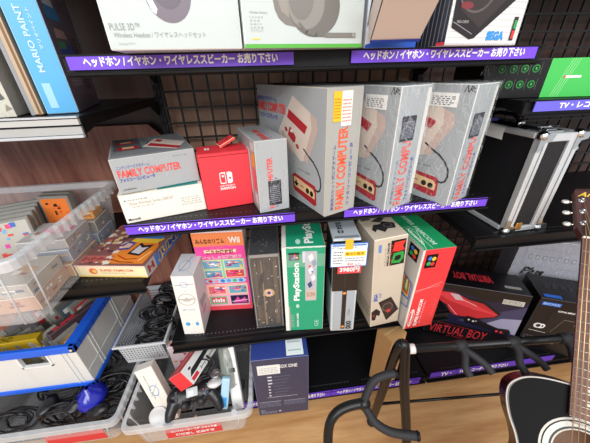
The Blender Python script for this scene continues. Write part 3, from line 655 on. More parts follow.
c = Carton((1.075, .262, Z4, -25, .30, .13, .44), M('#a4a6b2', .45, noise=.06), M('#d8dce4', .5), lean=0); g = c.g
g.line(c.F, [(.10, .90), (.96, .90), (.96, .70), (.10, .70), (.10, .90)], .0016, M('#8c8e96'))
for k in range(9): g.rect(c.F, .15+k*.085, .78, .20+k*.085, .83, M('#85878f'), .0008); g.rect(c.F, .16+k*.085, .79, .19+k*.085, .82, M('#b2b4bc'), .0011)
g.text(c.F, 'Plus', .15, .58, .42, .68, M('#15151a'), bold=.05, shear=.15); g.text(c.T, 'ELECTRIC PIANO', .10, .4, .9, .6, BLACK, bold=.03); g.rect(c.T, 0, 0, 1, .14, M('#d4dae6'), .0004)
c.done('paper_box', 'pale grey printed box in plastic behind the black amplifier box')
c.film(.003)

# ------------------------------------------------------------------ top shelf cartons
TW = M('#bcc5c4', .4, noise=.02)
c = Carton((-.213, -.030, Z1, 4, .186, .09, .25), TW, M('#f2f4f4', .5)); c.x, c.y, c.yaw, c.w = -.213, -.0825, 5.9, .194
c = Carton((-.213, -.0825, Z1+.001, 5.9, .194, .13, .25), TW, M('#f2f4f4', .5)); g = c.g
g.ell(c.F, .49, .28, .165, .145, M('#6d6470', .4), .0006, n=32); g.ell(c.F, .49, .30, .11, .10, M('#5c5460', .4), .0008, n=28)
g.art(c.F, [(.325, .27), (.35, .30), (.40, .20), (.385, .175), (.36, .19)], M('#d2dce0'), .0011)
g.text(c.F, 'PULSE 3D™', .035, .10, .245, .135, M('#8f9694')); g.text(c.F, 'Wireless Headset / ワイヤレスヘッドセット', .05, .063, .72, .092, M('#8f9694')); g.text(c.F, 'SonyTM', .07, .025, .18, .04, M('#a9b0ae'))
g.rect(c.R, 0, 0, 1, 1, M('#c9d4d4'), .0004)
c.done('headset_box', 'white headset box with a dark purple ear cup, left on top shelf')
c = Carton((-.0151, -.0758, Z1+.001, 8.9, .203, .12, .25), TW, M('#f2f4f4', .5)); g = c.g
g.rect(c.F, 0, 0, 1, .022, M('#52a83c', .4), .0006)
g.art(c.F, [(.235, .9), (.235, .26), (.25, .20), (.28, .155), (.33, .125), (.40, .115), (.45, .115), (.5, .13), (.5, .9)], M('#77736e', .4), .0007); g.art(c.F, [(.26, .9), (.26, .28), (.30, .19), (.36, .16), (.36, .9)], M('#8d8881', .4), .0009)
g.ell(c.F, .57, .22, .21, .16, M('#6b6864', .4), .0010, n=32); g.ell(c.F, .50, .24, .15, .14, M('#86837e', .4), .0013, n=32); g.ell(c.F, .46, .26, .10, .11, M('#75726e', .4), .0016, n=28)
g.line(c.F, [(.44, .13), (.50, .085), (.58, .072), (.72, .07)], .0042, M('#6b6864'), .0018); g.rect(c.F, .66, .058, .93, .083, M('#77746f'), .0020); g.ell(c.F, .91, .071, .012, .012, M('#9a9792'), .0023)
g.text(c.F, 'Wireless Headset', .055, .178, .19, .19, M('#9aa09e')); g.lines_of_text(c.F, .055, .10, .16, .17, 4, M('#a4aaa8'), 5); g.text(c.F, 'ワイヤレス', .055, .085, .15, .10, M('#9aa09e')); g.rect(c.F, .06, .045, .12, .053, M('#d8c850'), .0006)
c.done('headset_box', 'white headset box with a grey ear cup and green base line')
# white and blue box
c = Carton((.200, -.020, Z1+.001, 3, .10, .09, .25), M('#d5dce6', .3), M('#e8ecf2', .5)); g = c.g
g.art(c.F, [(0, 0), (1, 0), (1, .06), (.3, .05), (.0, .02)], M('#1f56c0', .3), .0006); g.art(c.F, [(.0, .12), (.06, .30), (.02, .6), (.55, .6), (.50, .28), (.28, .20), (.10, .21)], M('#23263a', .3), .0007); g.ell(c.F, .30, .33, .12, .06, M('#454a66', .3), .001)
g.rect(c.F, .38, .11, .50, .19, M('#2c3f86'), .0011); g.line(c.F, [(.66, .10), (.66, .16), (.76, .16), (.76, .11), (.66, .11)], .003, M('#2f62c8')); g.lines_of_text(c.F, .1, .07, .45, .1, 2, M('#8d98b4'), 5)
c.done('game_accessory_box', 'glossy white and blue box behind the tipped beige box')
# beige box tipped forward
c = Carton((.193, -.062, Z1+.006, -7.5, .083, .045, .17), M('#d9c9c0', .5), M('#3c3434', .5), lean=-50); g = c.g
g.rect(c.F, 0, 0, 1, .035, M('#1f3ea8', .35), .0005); g.rect(c.F, 0, .035, 1, .045, M('#b8a8a0'), .0005)
c.done('plain_box', 'beige box with a blue band tipped forward over the shelf edge')
# sega box
c = Carton((.3351, -.0516, Z1+.001, 11.7, .173, .10, .26), M('#e4e4e2', .4), M('#f2f2f0', .5)); g = c.g
for k in range(28): g.line(c.F, [(.0, .035*k+.01), (1, .035*k+.01)], .0006, M('#b4b8bc'), .0004)
for k in range(32): g.line(c.F, [(.032*k, 0), (.032*k, 1)], .0006, M('#b4b8bc'), .0005)
g.art(c.F, [(.04, .10), (.30, .035), (.36, .04), (.95, .33), (.95, .8), (.0, .8)], M('#241f22', .35), .0009); g.art(c.F, [(.10, .20), (.40, .10), (.75, .30), (.6, .5), (.1, .5)], M('#37302f', .3), .0012); g.ring(c.F, .28, .32, .24, .14, .10, M('#5c5254'), .0015)
g.line(c.F, [(.05, .13), (.32, .065)], .0014, M('#8a8488'), .0016); g.text(c.F, 'MEGA DRIVE', .09, .125, .24, .14, M('#b8b4b4'), e=.002); g.ell(c.F, .18, .22, .08, .02, M('#7a3038'), .0017)
g.text(c.F, 'SEGA', .53, .03, .78, .085, M('#2f92dc'), bold=.06, e=.0012)
g.rect(c.F, .87, .03, .93, .17, M('#2a2a2a'), .0010); g.rect(c.F, .885, .04, .925, .09, M('#d83838'), .0013); g.rect(c.F, .885, .10, .925, .15, M('#2f9a50'), .0013)
g.rect(c.L, 0, 0, 1, 1, M('#2a2c34', .25), .0004)
for k in range(10): g.line(c.L, [(.1*k+.02, .0), (.1*k+.08, 1)], .0018, M('#777c8c', .25), .0008)
g.rect(c.L, .8, 0, 1, .02, M('#d83c40'), .001)
c.done('game_console_box', 'white gridded box with blue lettering, right end of top shelf')
# long green/black box on the right shelf
c = Carton((.515, .053, RT+.001, -7.2, .46, .14, .079), M('#0f0f11', .35), M('#35353a', .5)); g = c.g
s0 = .14/.46; g.rect(c.F, s0, 0, 1, 1, M('#46bd58', .4), .0005); g.rect(c.T, s0, 0, 1, 1, M('#46bd58', .4), .0005)
for k in range(4): g.line(c.F, [(s0+.05+.012*k, .02), (s0+.10+.012*k, .98)], .0012, M('#9be0a0'), .0008)
g.rect(c.F, s0+.09, .50, s0+.17, .56, WHITE, .0010); g.rect(c.F, s0+.085, .50, s0+.095, .56, M('#e06040'), .0012)
for rr in range(2):
    for k in range(4):
        a, b = .075+.055*k, .76-.40*rr; g.ell(c.F, a, b, .019, .105, M('#1f7a34'), .0008); g.ell(c.F, a, b, .013, .07, M('#0f1f14'), .0011); g.rect(c.F, a-.004, b-.03, a+.004, b+.03, M('#3ab050'), .0014)
        g.line(c.F, [(a+.026, b-.15), (a+.026, b+.15)], .0008, M('#66666a'))
c.done('game_console_box', 'long black and green box on the right shelf')
g = G(); g.art(c.F, [(-.03, .62), (.03, .60), (.07, .97), (-.01, .99)], FILM, .002); c.part(g, 'tape', 'clear tape')

# ------------------------------------------------------------------ upper left boxes
c = Carton((-.4140, .0325, LU+.001, 16.9, .052, .238, .36), M('#58ace0', .4, noise=.06, scale=9), M('#a8cfe8', .6)); g = c.g
g.text(c.F, 'MARIO PAINT', .30, .20, .48, .48, M('#bfe0f4'), rot=90, bold=.02); g.text(c.F, 'マリオペイント', .60, .30, .70, .47, M('#bfe0f4'), rot=90, bold=.02)
g.rect(c.F, .2, .03, .45, .15, M('#9ccdec'), .0005); g.rect(c.R, 0, 0, 1, 1, M('#6e6676', .4), .0003)
r = random.Random(3)
for a, b, w, h, cc in ((.05, .62, .35, .03, '#b03050'), (.10, .44, .4, .07, '#3a88c8'), (.12, .50, .3, .06, '#c8ccd4'), (.16, .36, .35, .05, '#c8a0a0'), (.14, .25, .5, .09, '#3858b0'), (.1, .12, .4, .10, '#8a7888'), (.60, .1, .25, .3, '#2c2630'), (.15, .31, .25, .04, '#50a070'), (.5, .5, .3, .1, '#6a5c6c'), (.2, .03, .6, .05, '#6a5660')):
    g.art(c.R, [(a, b), (a+w, b+.01), (a+w-.04, b+h), (a+.02, b+h*.9)], M(cc, .4), .0006+.0001*r.random())
g.lines_of_text(c.R, .62, .12, .84, .38, 14, M('#8d8490'), 6, .0012); g.lines_of_text(c.R, .15, .13, .5, .22, 5, M('#b8a8b0'), 7, .0012)
c.done('video_game_box', 'light blue upright box with white lettering at upper left', cat='box')
c = Carton((-.4395, .028, LU+.001, 17, .020, .20, .36), M('#b9a58c', .55), M('#7d5a34', .7)); g = c.g
g.rect(c.F, .60, 0, .80, 1, M('#7d5a34'), .0006); g.rect(c.F, .0, 0, .3, 1, M('#8d8f94'), .0005)
c.done('cardboard_box', 'worn cardboard edged box pressed against the light blue box')
c = Carton((-.606, -.016, LU+.001, 14, .150, .2, .36), M('#a9acae', .45), M('#cfcabc', .6)); g = c.g
r = random.Random(10); g.rect(c.F, 0, 0, 1, .42, M('#c6c2b4', .3), .0004)
for k in range(60):
    a, b = r.uniform(0, .92), r.uniform(.01, .38); g.art(c.F, [(a, b), (a+r.uniform(.02, .09), b+.01), (a+r.uniform(.0, .05), b+r.uniform(.02, .06))], M(r.choice(['#7d9a9c', '#e9e4d8', '#8c8478', '#b89c90', '#f4f2ea', '#5c5e60']), .3), .0006+.00002*k)
for k in range(12): g.line(c.F, [(0, .46+.045*k), (1, .47+.045*k)], .002, M('#8c8e92' if k % 2 else '#d4d6d8'), .0006)
g.art(c.F, [(.30, .44), (.62, .42), (.50, .78), (.22, .80)], M('#e8f0ee'), .001)
c.done('wrapped_box', 'silvery box wrapped in crumpled clear film at the far upper left'); c.film(.003)

# ------------------------------------------------------------------ flight case
M0 = frame(.6762, .0082, RC+.001, 3.7)
case = empty('flight_case', mat=M0); tag(case, 'black flight case with aluminium edges standing on the right shelf', 'case')
w, d, h = .118, .30, .279
g = G(); g.box(.004, w-.004, .004, d-.004, .004, h-.004, M('#141318', .6, bump=.2, scale=300)); g.build('panel', case)
def al(name, *bx):
    g = G()
    for b in bx: g.box(*b, ALU, .0022)
    for b in bx:   # groove along long profiles
        x0, x1, y0, y1, z0, z1 = b
        if z1-z0 > .2 and y0 < 0.01: g.box(x0+(x1-x0)*.44, x0+(x1-x0)*.54, y0-.0007, y0, z0+.02, z1-.02, M('#85898c', .4, .6))
    return g.build(name, case)
t = .017
al('edge_profile', (-.002, .024, -.003, t, 0, h)); al('edge_profile', (w-.030, w+.002, -.003, t, 0, h))
al('edge_profile', (-.002, t*.8, t, d, h-.014, h+.001)); al('edge_profile', (w-t, w+.002, t, d, h-.014, h+.001))
al('edge_profile', (-.002, t*.8, t, d, -.0, .014)); al('edge_profile', (w-t, w+.002, t, d, -.0, .014))
al('edge_profile', (.024, w-.03, -.003, t, h-.020, h+.001)); al('edge_profile', (.024, w-.03, -.003, t, 0, .016))
for x, y, zz in ((0, 0, h), (w-.01, 0, h), (0, 0, 0), (w-.01, 0, 0), (0, d, h)):
    g = G(); g.ball((x+.004, y+.002, zz+(-.004 if zz else .006)), .013, .013, .012, CHROME, n=14)
    if y == 0:
        s = -1 if zz else 1
        g.art((Vector((x-.006, -.005, zz)), Vector((.042, 0, 0)), Vector((0, 0, .042*s))), [(0, 0), (1, 0), (.85, .4), (.4, .5), (.25, 1), (0, 1)][::(1 if s > 0 else -1)], CHROME, .0004)
    g.build('corner_guard', case)
g = G(); g.box(.012, .075, .012, .055, h+.001, h+.005, CHROME, .001); g.box(.030, .060, .018, .045, h+.005, h+.009, CHROME, .0015); g.box(.02, .085, .035, .042, h+.009, h+.012, CHROME, .001); g.build('latch', case)
g = G(); g.box(w-.002, w+.008, .004, .03, h-.05, h-.012, CHROME, .002); g.box(w-.002, w+.012, .008, .026, h-.035, h-.02, CHROME, .002); g.ball((w+.012, .015, h-.045), .012, .012, .012, CHROME); g.build('hinge', case)
g = G(); g.box(w, w+.006, .0, .03, .008, .03, M('#c89a50', .3, .8), .002); g.build('lower_hinge', case)['label'] = 'brass coloured hinge'
g = G(); g.box(.03, .05, -.006, .0, .006, .03, M('#c89a50', .3, .8), .002); g.build('lower_hinge', case)['label'] = 'brass coloured hinge'
g = G(); pts = [(.002, .165, h+.004), (-.006, .16, h+.001), (-.011, .157, h-.012), (-.010, .155, h-.030)]
vs = []
for p in pts: vs += [Vector(p), Vector(p)+Vector((0, -.06, -.002))]
g.add(vs, [(2*i, 2*i+2, 2*i+3, 2*i+1) for i in range(3)], M('#f6f6f4', .6)); g.build('paper_tag', case)['label'] = 'curled white paper tag'
g = G(); g.tube([(.055, .12, h), (.05, .12, h+.018), (.05, .14, h+.026), (.05, .19, h+.026), (.05, .21, h+.018), (.055, .21, h)], .0055, M('#1a1a1d', .5)); g.ball((.04, .10, h+.008), .012, .006, .012, CHROME); g.build('handle', case)
g = G(); g.box(.0, .05, .185, .20, h+.002, h+.012, M('#6a63dc', .3)); g.build('purple_clip', case)

# ------------------------------------------------------------------ colourful box on the left lower shelf
c = Carton((-.5134, .0362, LL+.001, -9.7, .19, .21, .037), M('#efe0b4', .5), M('#f2e8cc', .5)); g = c.g
g.rect(c.T, 0, 0, 1, 1, M('#8a5a58', .4), .0003)
r = random.Random(77)
for k in range(170):
    a, b = r.uniform(0, .92), r.uniform(.0, .95); s = r.uniform(.03, .09)
    if a > .42 and b < .62: continue
    g.art(c.T, [(a, b), (min(1, a+s), b+s*.2), (min(1, a+s*.8), min(1, b+s)), (a-.01 if a > .02 else a, b+s*.7)], M(r.choice(['#f0e6cc', '#b03048', '#e0c890', '#5a3a48', '#d87850', '#e8e0d8', '#9a5060']), .4), .0005+.00001*k)
g.rect(c.T, .0, .05, .45, .20, M('#c46a60'), .0014); g.text(c.T, 'スーパーゲーム', .03, .08, .42, .17, M('#7a2030'), bold=.04, e=.0018)
g.art(c.T, [(.44, .04), (.95, .04), (.97, .42), (.86, .62), (.50, .58), (.36, .30)], M('#f08a2c'), .0013); g.art(c.T, [(.46, .52), (.9, .50), (.97, .60), (.9, .66), (.5, .62)], M('#f2c83c'), .0014); g.line(c.T, [(.45, .12), (.6, .07), (.8, .06)], .003, M('#8a2418'), .0021); g.line(c.T, [(.86, .10), (.93, .3)], .0035, M('#f8e0a0'), .0021); g.art(c.T, [(.40, .32), (.56, .34), (.58, .50), (.46, .54), (.38, .45)], M('#3a48a0'), .0016); g.art(c.T, [(.42, .36), (.54, .38), (.55, .47), (.46, .49)], M('#e8c0a8'), .0019)
g.art(c.T, [(.60, .24), (.80, .20), (.88, .46), (.74, .44), (.66, .50)], M('#201820'), .0016); g.art(c.T, [(.64, .27), (.78, .24), (.83, .40), (.74, .38), (.67, .44)], M('#d9d4dc'), .0019)
g.art(c.T, [(.45, .62), (.92, .60), (.95, .68), (.48, .70)], M('#3a78c0'), .0016); g.art(c.T, [(.5, .75), (.9, .72), (.95, .85), (.55, .88)], M('#2a2024'), .0016); g.art(c.T, [(.40, .80), (.9, .88), (.9, .97), (.5, .98)], M('#e8b850'), .0018); g.line(c.T, [(.5, .2), (.66, .12), (.8, .14)], .003, M('#b02818'), .0021)
g.text(c.F, 'SUPER FAMICOM', .35, .50, .82, .72, M('#e07860'), bold=.02); g.ell(c.F, .25, .52, .06, .26, M('#f0703c')); g.ell(c.F, .27, .52, .03, .14, M('#e8c878'), .0009); g.lines_of_text(c.F, .36, .32, .7, .42, 1, M('#b88a60'), 3); g.rect(c.F, 0, .0, 1, .12, M('#e8c46c')); g.rect(c.F, 0, .86, 1, 1, M('#f2d0c0'))
g.rect(c.R, 0, 0, 1, 1, M('#4878c0'), .0004); g.rect(c.R, .0, .0, .22, 1, M('#b8b4b0'), .0007); g.text(c.R, 'H', .04, .2, .18, .8, M('#a02c34'), bold=.06, e=.001)
g.text(c.R, 'JUMP', .28, .05, .98, .95, M('#f0c040'), bold=.12, e=.001); g.text(c.R, 'JUMP', .29, .12, .97, .88, M('#2c58b0'), bold=.02, e=.0014)
c.done('video_game_box', 'colourful comic printed game box lying flat at left', cat='box')

# ------------------------------------------------------------------ storage bins
def bin_part(x0, x1, y0, y1, z0, z1, name, label, group='clear plastic storage bins', taper=.018, rib=.028, scoop=None, ch=.02):
    """open tapered bin with a rolled rim, ribs on the outside and rounded corners"""
    root = empty(name, loc=(0, 0, 0)); tag(root, label, 'bin', group)
    def outline(t, off):
        a, b, c_, d_ = x0+taper*(1-t)-off, x1-taper*(1-t)+off, y0+taper*.25*(1-t)-off, y1-taper*(1-t)+off
        k = ch+off*.5; P = []
        for cx, cy, s in ((b-k, c_+k, -90), (b-k, d_-k, 0), (a+k, d_-k, 90), (a+k, c_+k, 180)):
            for q in range(5):
                an = R(s+q*22.5); P.append((cx+k*math.cos(an), cy+k*math.sin(an)))
        return P
    g = G(); n = 20; H = z1-z0; vs = []
    for t in (0, .06, .85, 1):
        for x, y in outline(t, -.004 if t == 0 else 0): vs.append((x, y, z0+H*t+(0 if t else .0)))
    fs = [(r_*n+i, r_*n+(i+1) % n, (r_+1)*n+(i+1) % n, (r_+1)*n+i) for r_ in range(3) for i in range(n)]+[tuple(range(n))[::-1]]
    g.add(vs, fs, CLEAR, False)
    # vertical edge ribs (double lines seen at the corners)
    for (xa, ya) in ((0, 0), (1, 0)):
        for ox, oy in ((.03, 0), (0, .035)):
            X = lambda t: (x0+taper*(1-t)+ox-.001) if xa == 0 else (x1-taper*(1-t)-ox+.001)
            Y = lambda t: (y0+taper*.25*(1-t)+oy-.001)
            g.tube([(X(0), Y(0), z0+.004), (X(1), Y(1), z1)], .0022, CLEAR_EDGE, 5)
    g.build('bin_body', root)
    g = G(); vs = []
    prof = ((0, 0), (.012, .0), (.014, -.004), (.014, -.022), (.011, -.022))
    for off, dz in prof:
        for x, y in outline(1, off): vs.append((x, y, z1+dz))
    fs = [(r_*n+i, r_*n+(i+1) % n, (r_+1)*n+(i+1) % n, (r_+1)*n+i) for r_ in range(len(prof)-1) for i in range(n)]
    g.add([Vector(v) for v in vs], fs, CLEAR_EDGE, False)
    # little webs under the rim
    yy = y0+.04
    while yy < y1-.02:
        for x, s in ((x0, -1), (x1, 1)): g.box(min(x, x+s*.012), max(x, x+s*.012), yy, yy+.0025, z1-.03, z1-.001, CLEAR_EDGE)
        yy += rib
    xx = x0+.05
    while xx < x1-.03: g.box(xx, xx+.0025, y0-.012, y0, z1-.03, z1-.001, CLEAR_EDGE); xx += rib*2.4
    g.build('rim', root)
    return root
bin1 = bin_part(-.93, -.484, -.125, .283, LL+.001, -.290, 'storage_bin', 'clear bin of game cases standing on the left shelf', taper=.022)
bin2 = bin_part(-1.0, -.545, -.070, .30, Z4+.001, -.955, 'storage_bin', 'clear floor level bin of black cables below the blue rimmed container', taper=.02)
bin3 = bin_part(-.500, -.117, -.100, .235, Z4+.001, -.957, 'storage_bin', 'clear bin of controllers and white game parts beside the dark blue box', taper=.02)
for b, x0, x1, tx in ((bin3, -.395, -.215, 'コントローラー 各種 ジャンク品'), (bin2, -.78, -.60, 'ジャンク')):
    g = G(); y = (-.100 if b is bin3 else -.070)-.001+.006; g.box(x0, x1, y-.002, y, Z4+.018, Z4+.075, M('#cf3038', .4))
    fr = (Vector((x0, y-.002, Z4+.018)), Vector((x1-x0, 0, 0)), Vector((0, 0, .057)))
    if b is bin3:
        g.text(fr, tx, .10, .60, .92, .84, WHITE, bold=.03); g.text(fr, '現状渡し 返品不可', .16, .18, .86, .44, WHITE, bold=.03)
    g.build('red_notice', b)['label'] = 'red paper notice'

# game cases inside bin 1
def game_case(name, x, y, z, yaw, w, h, t, cover, label, group, lean=0, body='#84847e', spine=None):
    root = empty(name, mat=frame(x, y, z, yaw, lean)); tag(root, label, 'game case', group)
    g = G(); g.box(0, w, 0, t, 0, h, M(body, .3), .0015); g.build('case_shell', root)
    g = G(); g.box(.006, w-.006, -.0006, 0, .006, h-.008, M(cover[0], .35))
    fr = (Vector((.006, -.0006, .006)), Vector((w-.012, 0, 0)), Vector((0, 0, h-.014))); r = random.Random(int(x*9999+y*777)); 
    for k in range(30):
        a, b = r.uniform(0, .86), r.uniform(0, .9); g.rect(fr, a, b, a+r.uniform(.04, .13), b+r.uniform(.03, .09), M(r.choice(cover[1:])), .0003+.00003*k)
    g.build('cover_sheet', root)
    return root
covers = [('#b8b4aa', '#3a68b8', '#d84838', '#6ab0d8', '#d848a0'), ('#8e8c84', '#6a6a64', '#44443e'), ('#9c988c', '#a04838', '#38485a'), ('#e27a36', '#1c1614', '#d85a28', '#2a2018'), ('#8c9090', '#5a6a7a', '#a8322e')]
zf = LL+.006
spec = [(-.69, .045, 22), (-.700, .075, 22), (-.712, .105, 22), (-.724, .132, 22), (-.735, .16, 22)]
for k, (x, y, a) in enumerate(spec):
    game_case('game_case', x-.03, y, zf, a, .115, .150, .017, covers[0] if k == 0 else covers[1+k % 2], ['clear game case with a blue and red cover, front of the left row', 'second clear game case of the left row in the upper bin', 'middle clear game case of the left row in the upper bin', 'fourth clear game case of the left row in the upper bin', 'rearmost clear game case of the left row in the upper bin'][k], 'game cases in the upper bin', lean=12)
for k, (x, y) in enumerate(((-.632, .19), (-.640, .215))):
    game_case('game_case', x-.02, y, zf, -4, .085, .165, .02, covers[3] if k == 0 else covers[1], ['game case with an orange and black cover, upper bin', 'grey game case behind the orange and black one'][k], 'game cases in the upper bin', lean=4)
for k, (x, y) in enumerate(((-.86, .02), (-.865, .06), (-.87, .10), (-.875, .14))):
    game_case('game_case', x, y, zf, 15, .11, .155, .017, covers[(k+2) % 5], ['game case at the far left of the upper bin, nearest', 'game case at the far left of the upper bin, second', 'game case at the far left of the upper bin, third', 'game case at the far left of the upper bin, rearmost'][k], 'game cases in the upper bin', lean=12)
# packaged games piled on the right side of bin 1
pile = [(-.690, -.090, 0, .165, .115, .040, '#c49f88', 'peach coloured game box lying at the bottom front of the upper bin'), (-.685, -.085, .041, .160, .11, .034, '#b8b2a8', 'white game box lying on the peach box in the upper bin'),
        (-.640, .035, 0, .125, .12, .038, '#b8885c', 'brown game box lying low in the middle of the upper bin'), (-.635, .04, .039, .12, .115, .036, '#8f9cab', 'pale blue game box on the brown box in the upper bin'), (-.630, .05, .076, .115, .105, .026, '#aaa8a6', 'white game box with a pink oval on the middle pile'),
        (-.610, .165, 0, .10, .09, .05, '#7a8ea8', 'blue grey game box at the back of the upper bin'), (-.605, .168, .051, .095, .085, .036, '#8a877e', 'grey game box under the orange cartridge')]
for k, (x, y, dz, w, d, h, cc, lb) in enumerate(pile):
    c = Carton((x, y, zf+dz, 3-2*(k % 3), w, d, h), M(cc, .45), M('#e9e4da', .5), bev=.001); r = random.Random(k)
    for q in range(7):
        a, b = r.uniform(.03, .8), r.uniform(.1, .7); 
        for fr in (c.R, c.F, c.T): c.g.rect(fr, a, b, a+r.uniform(.05, .18), b+r.uniform(.06, .22), M(r.choice(['#8a94a4', '#d8d4cc', '#a4685a', '#5a6a88', '#e8e4dc', '#c8a080'])), .0004+.0001*q)
    if k == 4: c.g.ell(c.T, .6, .55, .3, .25, M('#e0487c'), .0016)
    c.done('game_box', lb, group='game boxes piled in the upper bin')
c = Carton((-.535, .19, zf+.088, 0, .045, .05, .022), M('#e89a34', .45), None); c.x = -.56; c.g.text(c.F, 'GAME', .1, .3, .9, .7, M('#7a3a10')); c.g.rect(c.T, .1, .2, .9, .8, M('#f0b860')); c.done('game_cartridge', 'orange cartridge seen through the right wall of the upper bin')

# ------------------------------------------------------------------ blue rimmed folding container
BLU = M('#1f63e0', .35); FROST = M('#f4f5f2', .35, alpha=.7)
x0, x1, y0, y1, z0, z1 = -1.12, -.650, .050, .42, -.950, -.745
root = empty('folding_container', loc=(0, 0, 0)); tag(root, 'folding container with frosted walls and blue frames', 'container')
g = G(); rim = .030
g.box(x0, x1, y0, y0+.016, z1-rim, z1, BLU, .003); g.box(x0, x1, y1-.016, y1, z1-rim, z1, BLU, .003); g.box(x0, x0+.03, y0, y1, z1-rim, z1, BLU, .003)
g.box(x1-.018, x1, y0, y1, z1-rim, z1, BLU, .003); g.box(x1-.034, x1-.018, y0+.01, y1, z1-.008, z1-.002, BLU, .001)
for k in range(9): g.box(x1, x1+.0015, y0+.03+k*.04, y0+.034+k*.04, z1-rim+.004, z1-.004, M('#1648b8', .4))
g.ball((x1-.01, y0-.001, z1-.016), .005, .002, .005, M('#d8c8a0')); g.build('top_frame', root)
g = G(); g.box(x0, x1, y0, y0+.014, z0, z0+.020, BLU, .003); g.box(x0, x1, y1-.014, y1, z0, z0+.02, BLU, .003); g.box(x0, x0+.02, y0, y1, z0, z0+.02, BLU, .003); g.box(x1-.014, x1, y0, y1, z0, z0+.02, BLU, .003)
g.box(x0+.02, x1-.014, y0+.014, y1-.014, z0, z0+.006, FROST); g.build('base_frame', root)
g = G(); a, b = z0+.02, z1-rim
g.box(x0+.02, -.83, y0+.004, y0+.010, a, b, FROST); g.box(-.83, -.74, y0+.004, y0+.010, a, b-.045, FROST); g.box(-.74, x1-.003, y0+.004, y0+.010, a, b, FROST)
g.box(-.832, -.738, y0+.001, y0+.012, b-.05, b-.044, M('#e9ecec', .4)); g.box(-.832, -.826, y0+.001, y0+.012, b-.05, b, M('#e9ecec', .4)); g.box(-.744, -.738, y0+.001, y0+.012, b-.05, b, M('#e9ecec', .4))
for xx in (-.70, -.685): g.box(xx, xx+.004, y0+.001, y0+.004, a, b, M('#e9ecec', .4, alpha=.8))
g.build('front_wall', root)
g = G(); g.box(x1-.010, x1-.004, y0+.01, y1-.01, a, b, FROST); 
for yy in (.12, .135, .28, .295): g.box(x1-.004, x1-.001, yy, yy+.004, a, b, M('#e9ecec', .4, alpha=.8))
g.box(x1-.004, x1-.001, y0+.01, y1-.01, a+.05, a+.054, M('#e9ecec', .4, alpha=.8)); g.build('side_wall', root)
# cartridges in it: on a raised load of boxes
def cartridge(x, y, z, yaw, lean, body, lab, label, group):
    root = empty('game_cartridge', mat=frame(x, y, z, yaw, lean)); tag(root, label, 'cartridge', group)
    g = G(); g.box(0, .085, 0, .016, 0, .105, M(body, .45), .003); 
    for k in range(3): g.box(-.0006, .0, .003, .013, .02+.02*k, .03+.02*k, M('#6a6a66', .5))
    g.build('cartridge_shell', root)
    g = G(); g.box(.010, .075, -.0008, 0, .03, .09, M(lab, .4)); fr = (Vector((.01, -.0008, .03)), Vector((.065, 0, 0)), Vector((0, 0, .06))); g.rect(fr, .1, .55, .9, .85, WHITE, .0003); g.rect(fr, .15, .1, .6, .35, M('#c83838'), .0004)
    g.build('label', root)
cb = ['#8c8c84', '#77776f', '#a4a298', '#6c6c66']
for k in range(9):
    cartridge(-.1*0-1.03+k*.040, .085+.004*(k % 2), -.865, 62+3*(k % 3), 20, cb[k % 4], ['#d8d0c0', '#9aa8b8', '#c89a58'][k % 3], '%s grey cartridge from the left, front row of the blue rimmed container' % ('first', 'second', 'third', 'fourth', 'fifth', 'sixth', 'seventh', 'eighth', 'ninth')[k], 'grey cartridges in the blue rimmed container')
for k in range(5):
    cartridge(-.90+k*.050, .235, -.860, 70, 16, cb[(k+1) % 4], ['#c83c3c', '#b8b8b0', '#58687c'][k % 3], '%s grey cartridge from the left, back row of the blue rimmed container' % ('first', 'second', 'third', 'fourth', 'fifth')[k], 'rear cartridges in the blue rimmed container')
c = Carton((-.93, .10, -.868, 4, .13, .03, .112), M('#b89a18', .4), M('#d8b830', .5), bev=.001); c.g.text(c.T, 'DVD', .1, .2, .4, .8, BLACK); c.done('yellow_case', 'yellow case standing among the grey cartridges')
c = Carton((-.775, .12, -.868, -28, .022, .16, .118), M('#4a3a40', .4), M('#7a6a70', .5), bev=.001); c.g.text(c.T, 'SUPER', .15, .1, .85, .6, M('#d83a44'), rot=90, bold=.05); c.g.rect(c.F, .1, .4, .9, .7, M('#c83838')); c.done('video_game_box', 'dark game box with red lettering in the blue rimmed container')
c = Carton((-1.08, .075, -.943, 0, .40, .32, .072), M('#a8aaa6', .5), None); c.g.lines_of_text(c.F, .05, .2, .9, .8, 3, M('#8a8c88'), 2); c.done('flat_box', 'pale grey flat box at the bottom of the blue rimmed container')

# ------------------------------------------------------------------ cables
def coil(name, c0, rad, turns, r, label, group=None, mat=CABLE, squash=.5, seed=1, cat='cable', tail=True, ax=0):
    rr = random.Random(seed); P = []; n = int(turns*14); ph = rr.uniform(0, 6)
    for i in range(n):
        t = 2*math.pi*i/14+ph; q = rad*(1+.22*math.sin(t*.37+seed)+.08*rr.uniform(-1, 1))
        v = Vector((q*math.cos(t), q*math.sin(t)*squash, (i/n-.5)*rad*.9+.12*rad*rr.uniform(-1, 1)+.25*rad*math.sin(t*.5+seed)))
        v = Matrix.Rotation(ax, 3, 'X') @ v
        P.append(Vector(c0)+v)
    Q = []
    for i in range(len(P)-1):
        for k in range(3):
            p0, p1, p2, p3 = P[max(i-1, 0)], P[i], P[i+1], P[min(i+2, len(P)-1)]; t = k/3
            Q.append(.5*((2*p1)+(p2-p0)*t+(2*p0-5*p1+4*p2-p3)*t*t+(3*p1-p0-3*p2+p3)*t**3))
    g = G(); g.tube(Q, r, mat, 6); o = g.build(name); tag(o, label, cat, group); return o
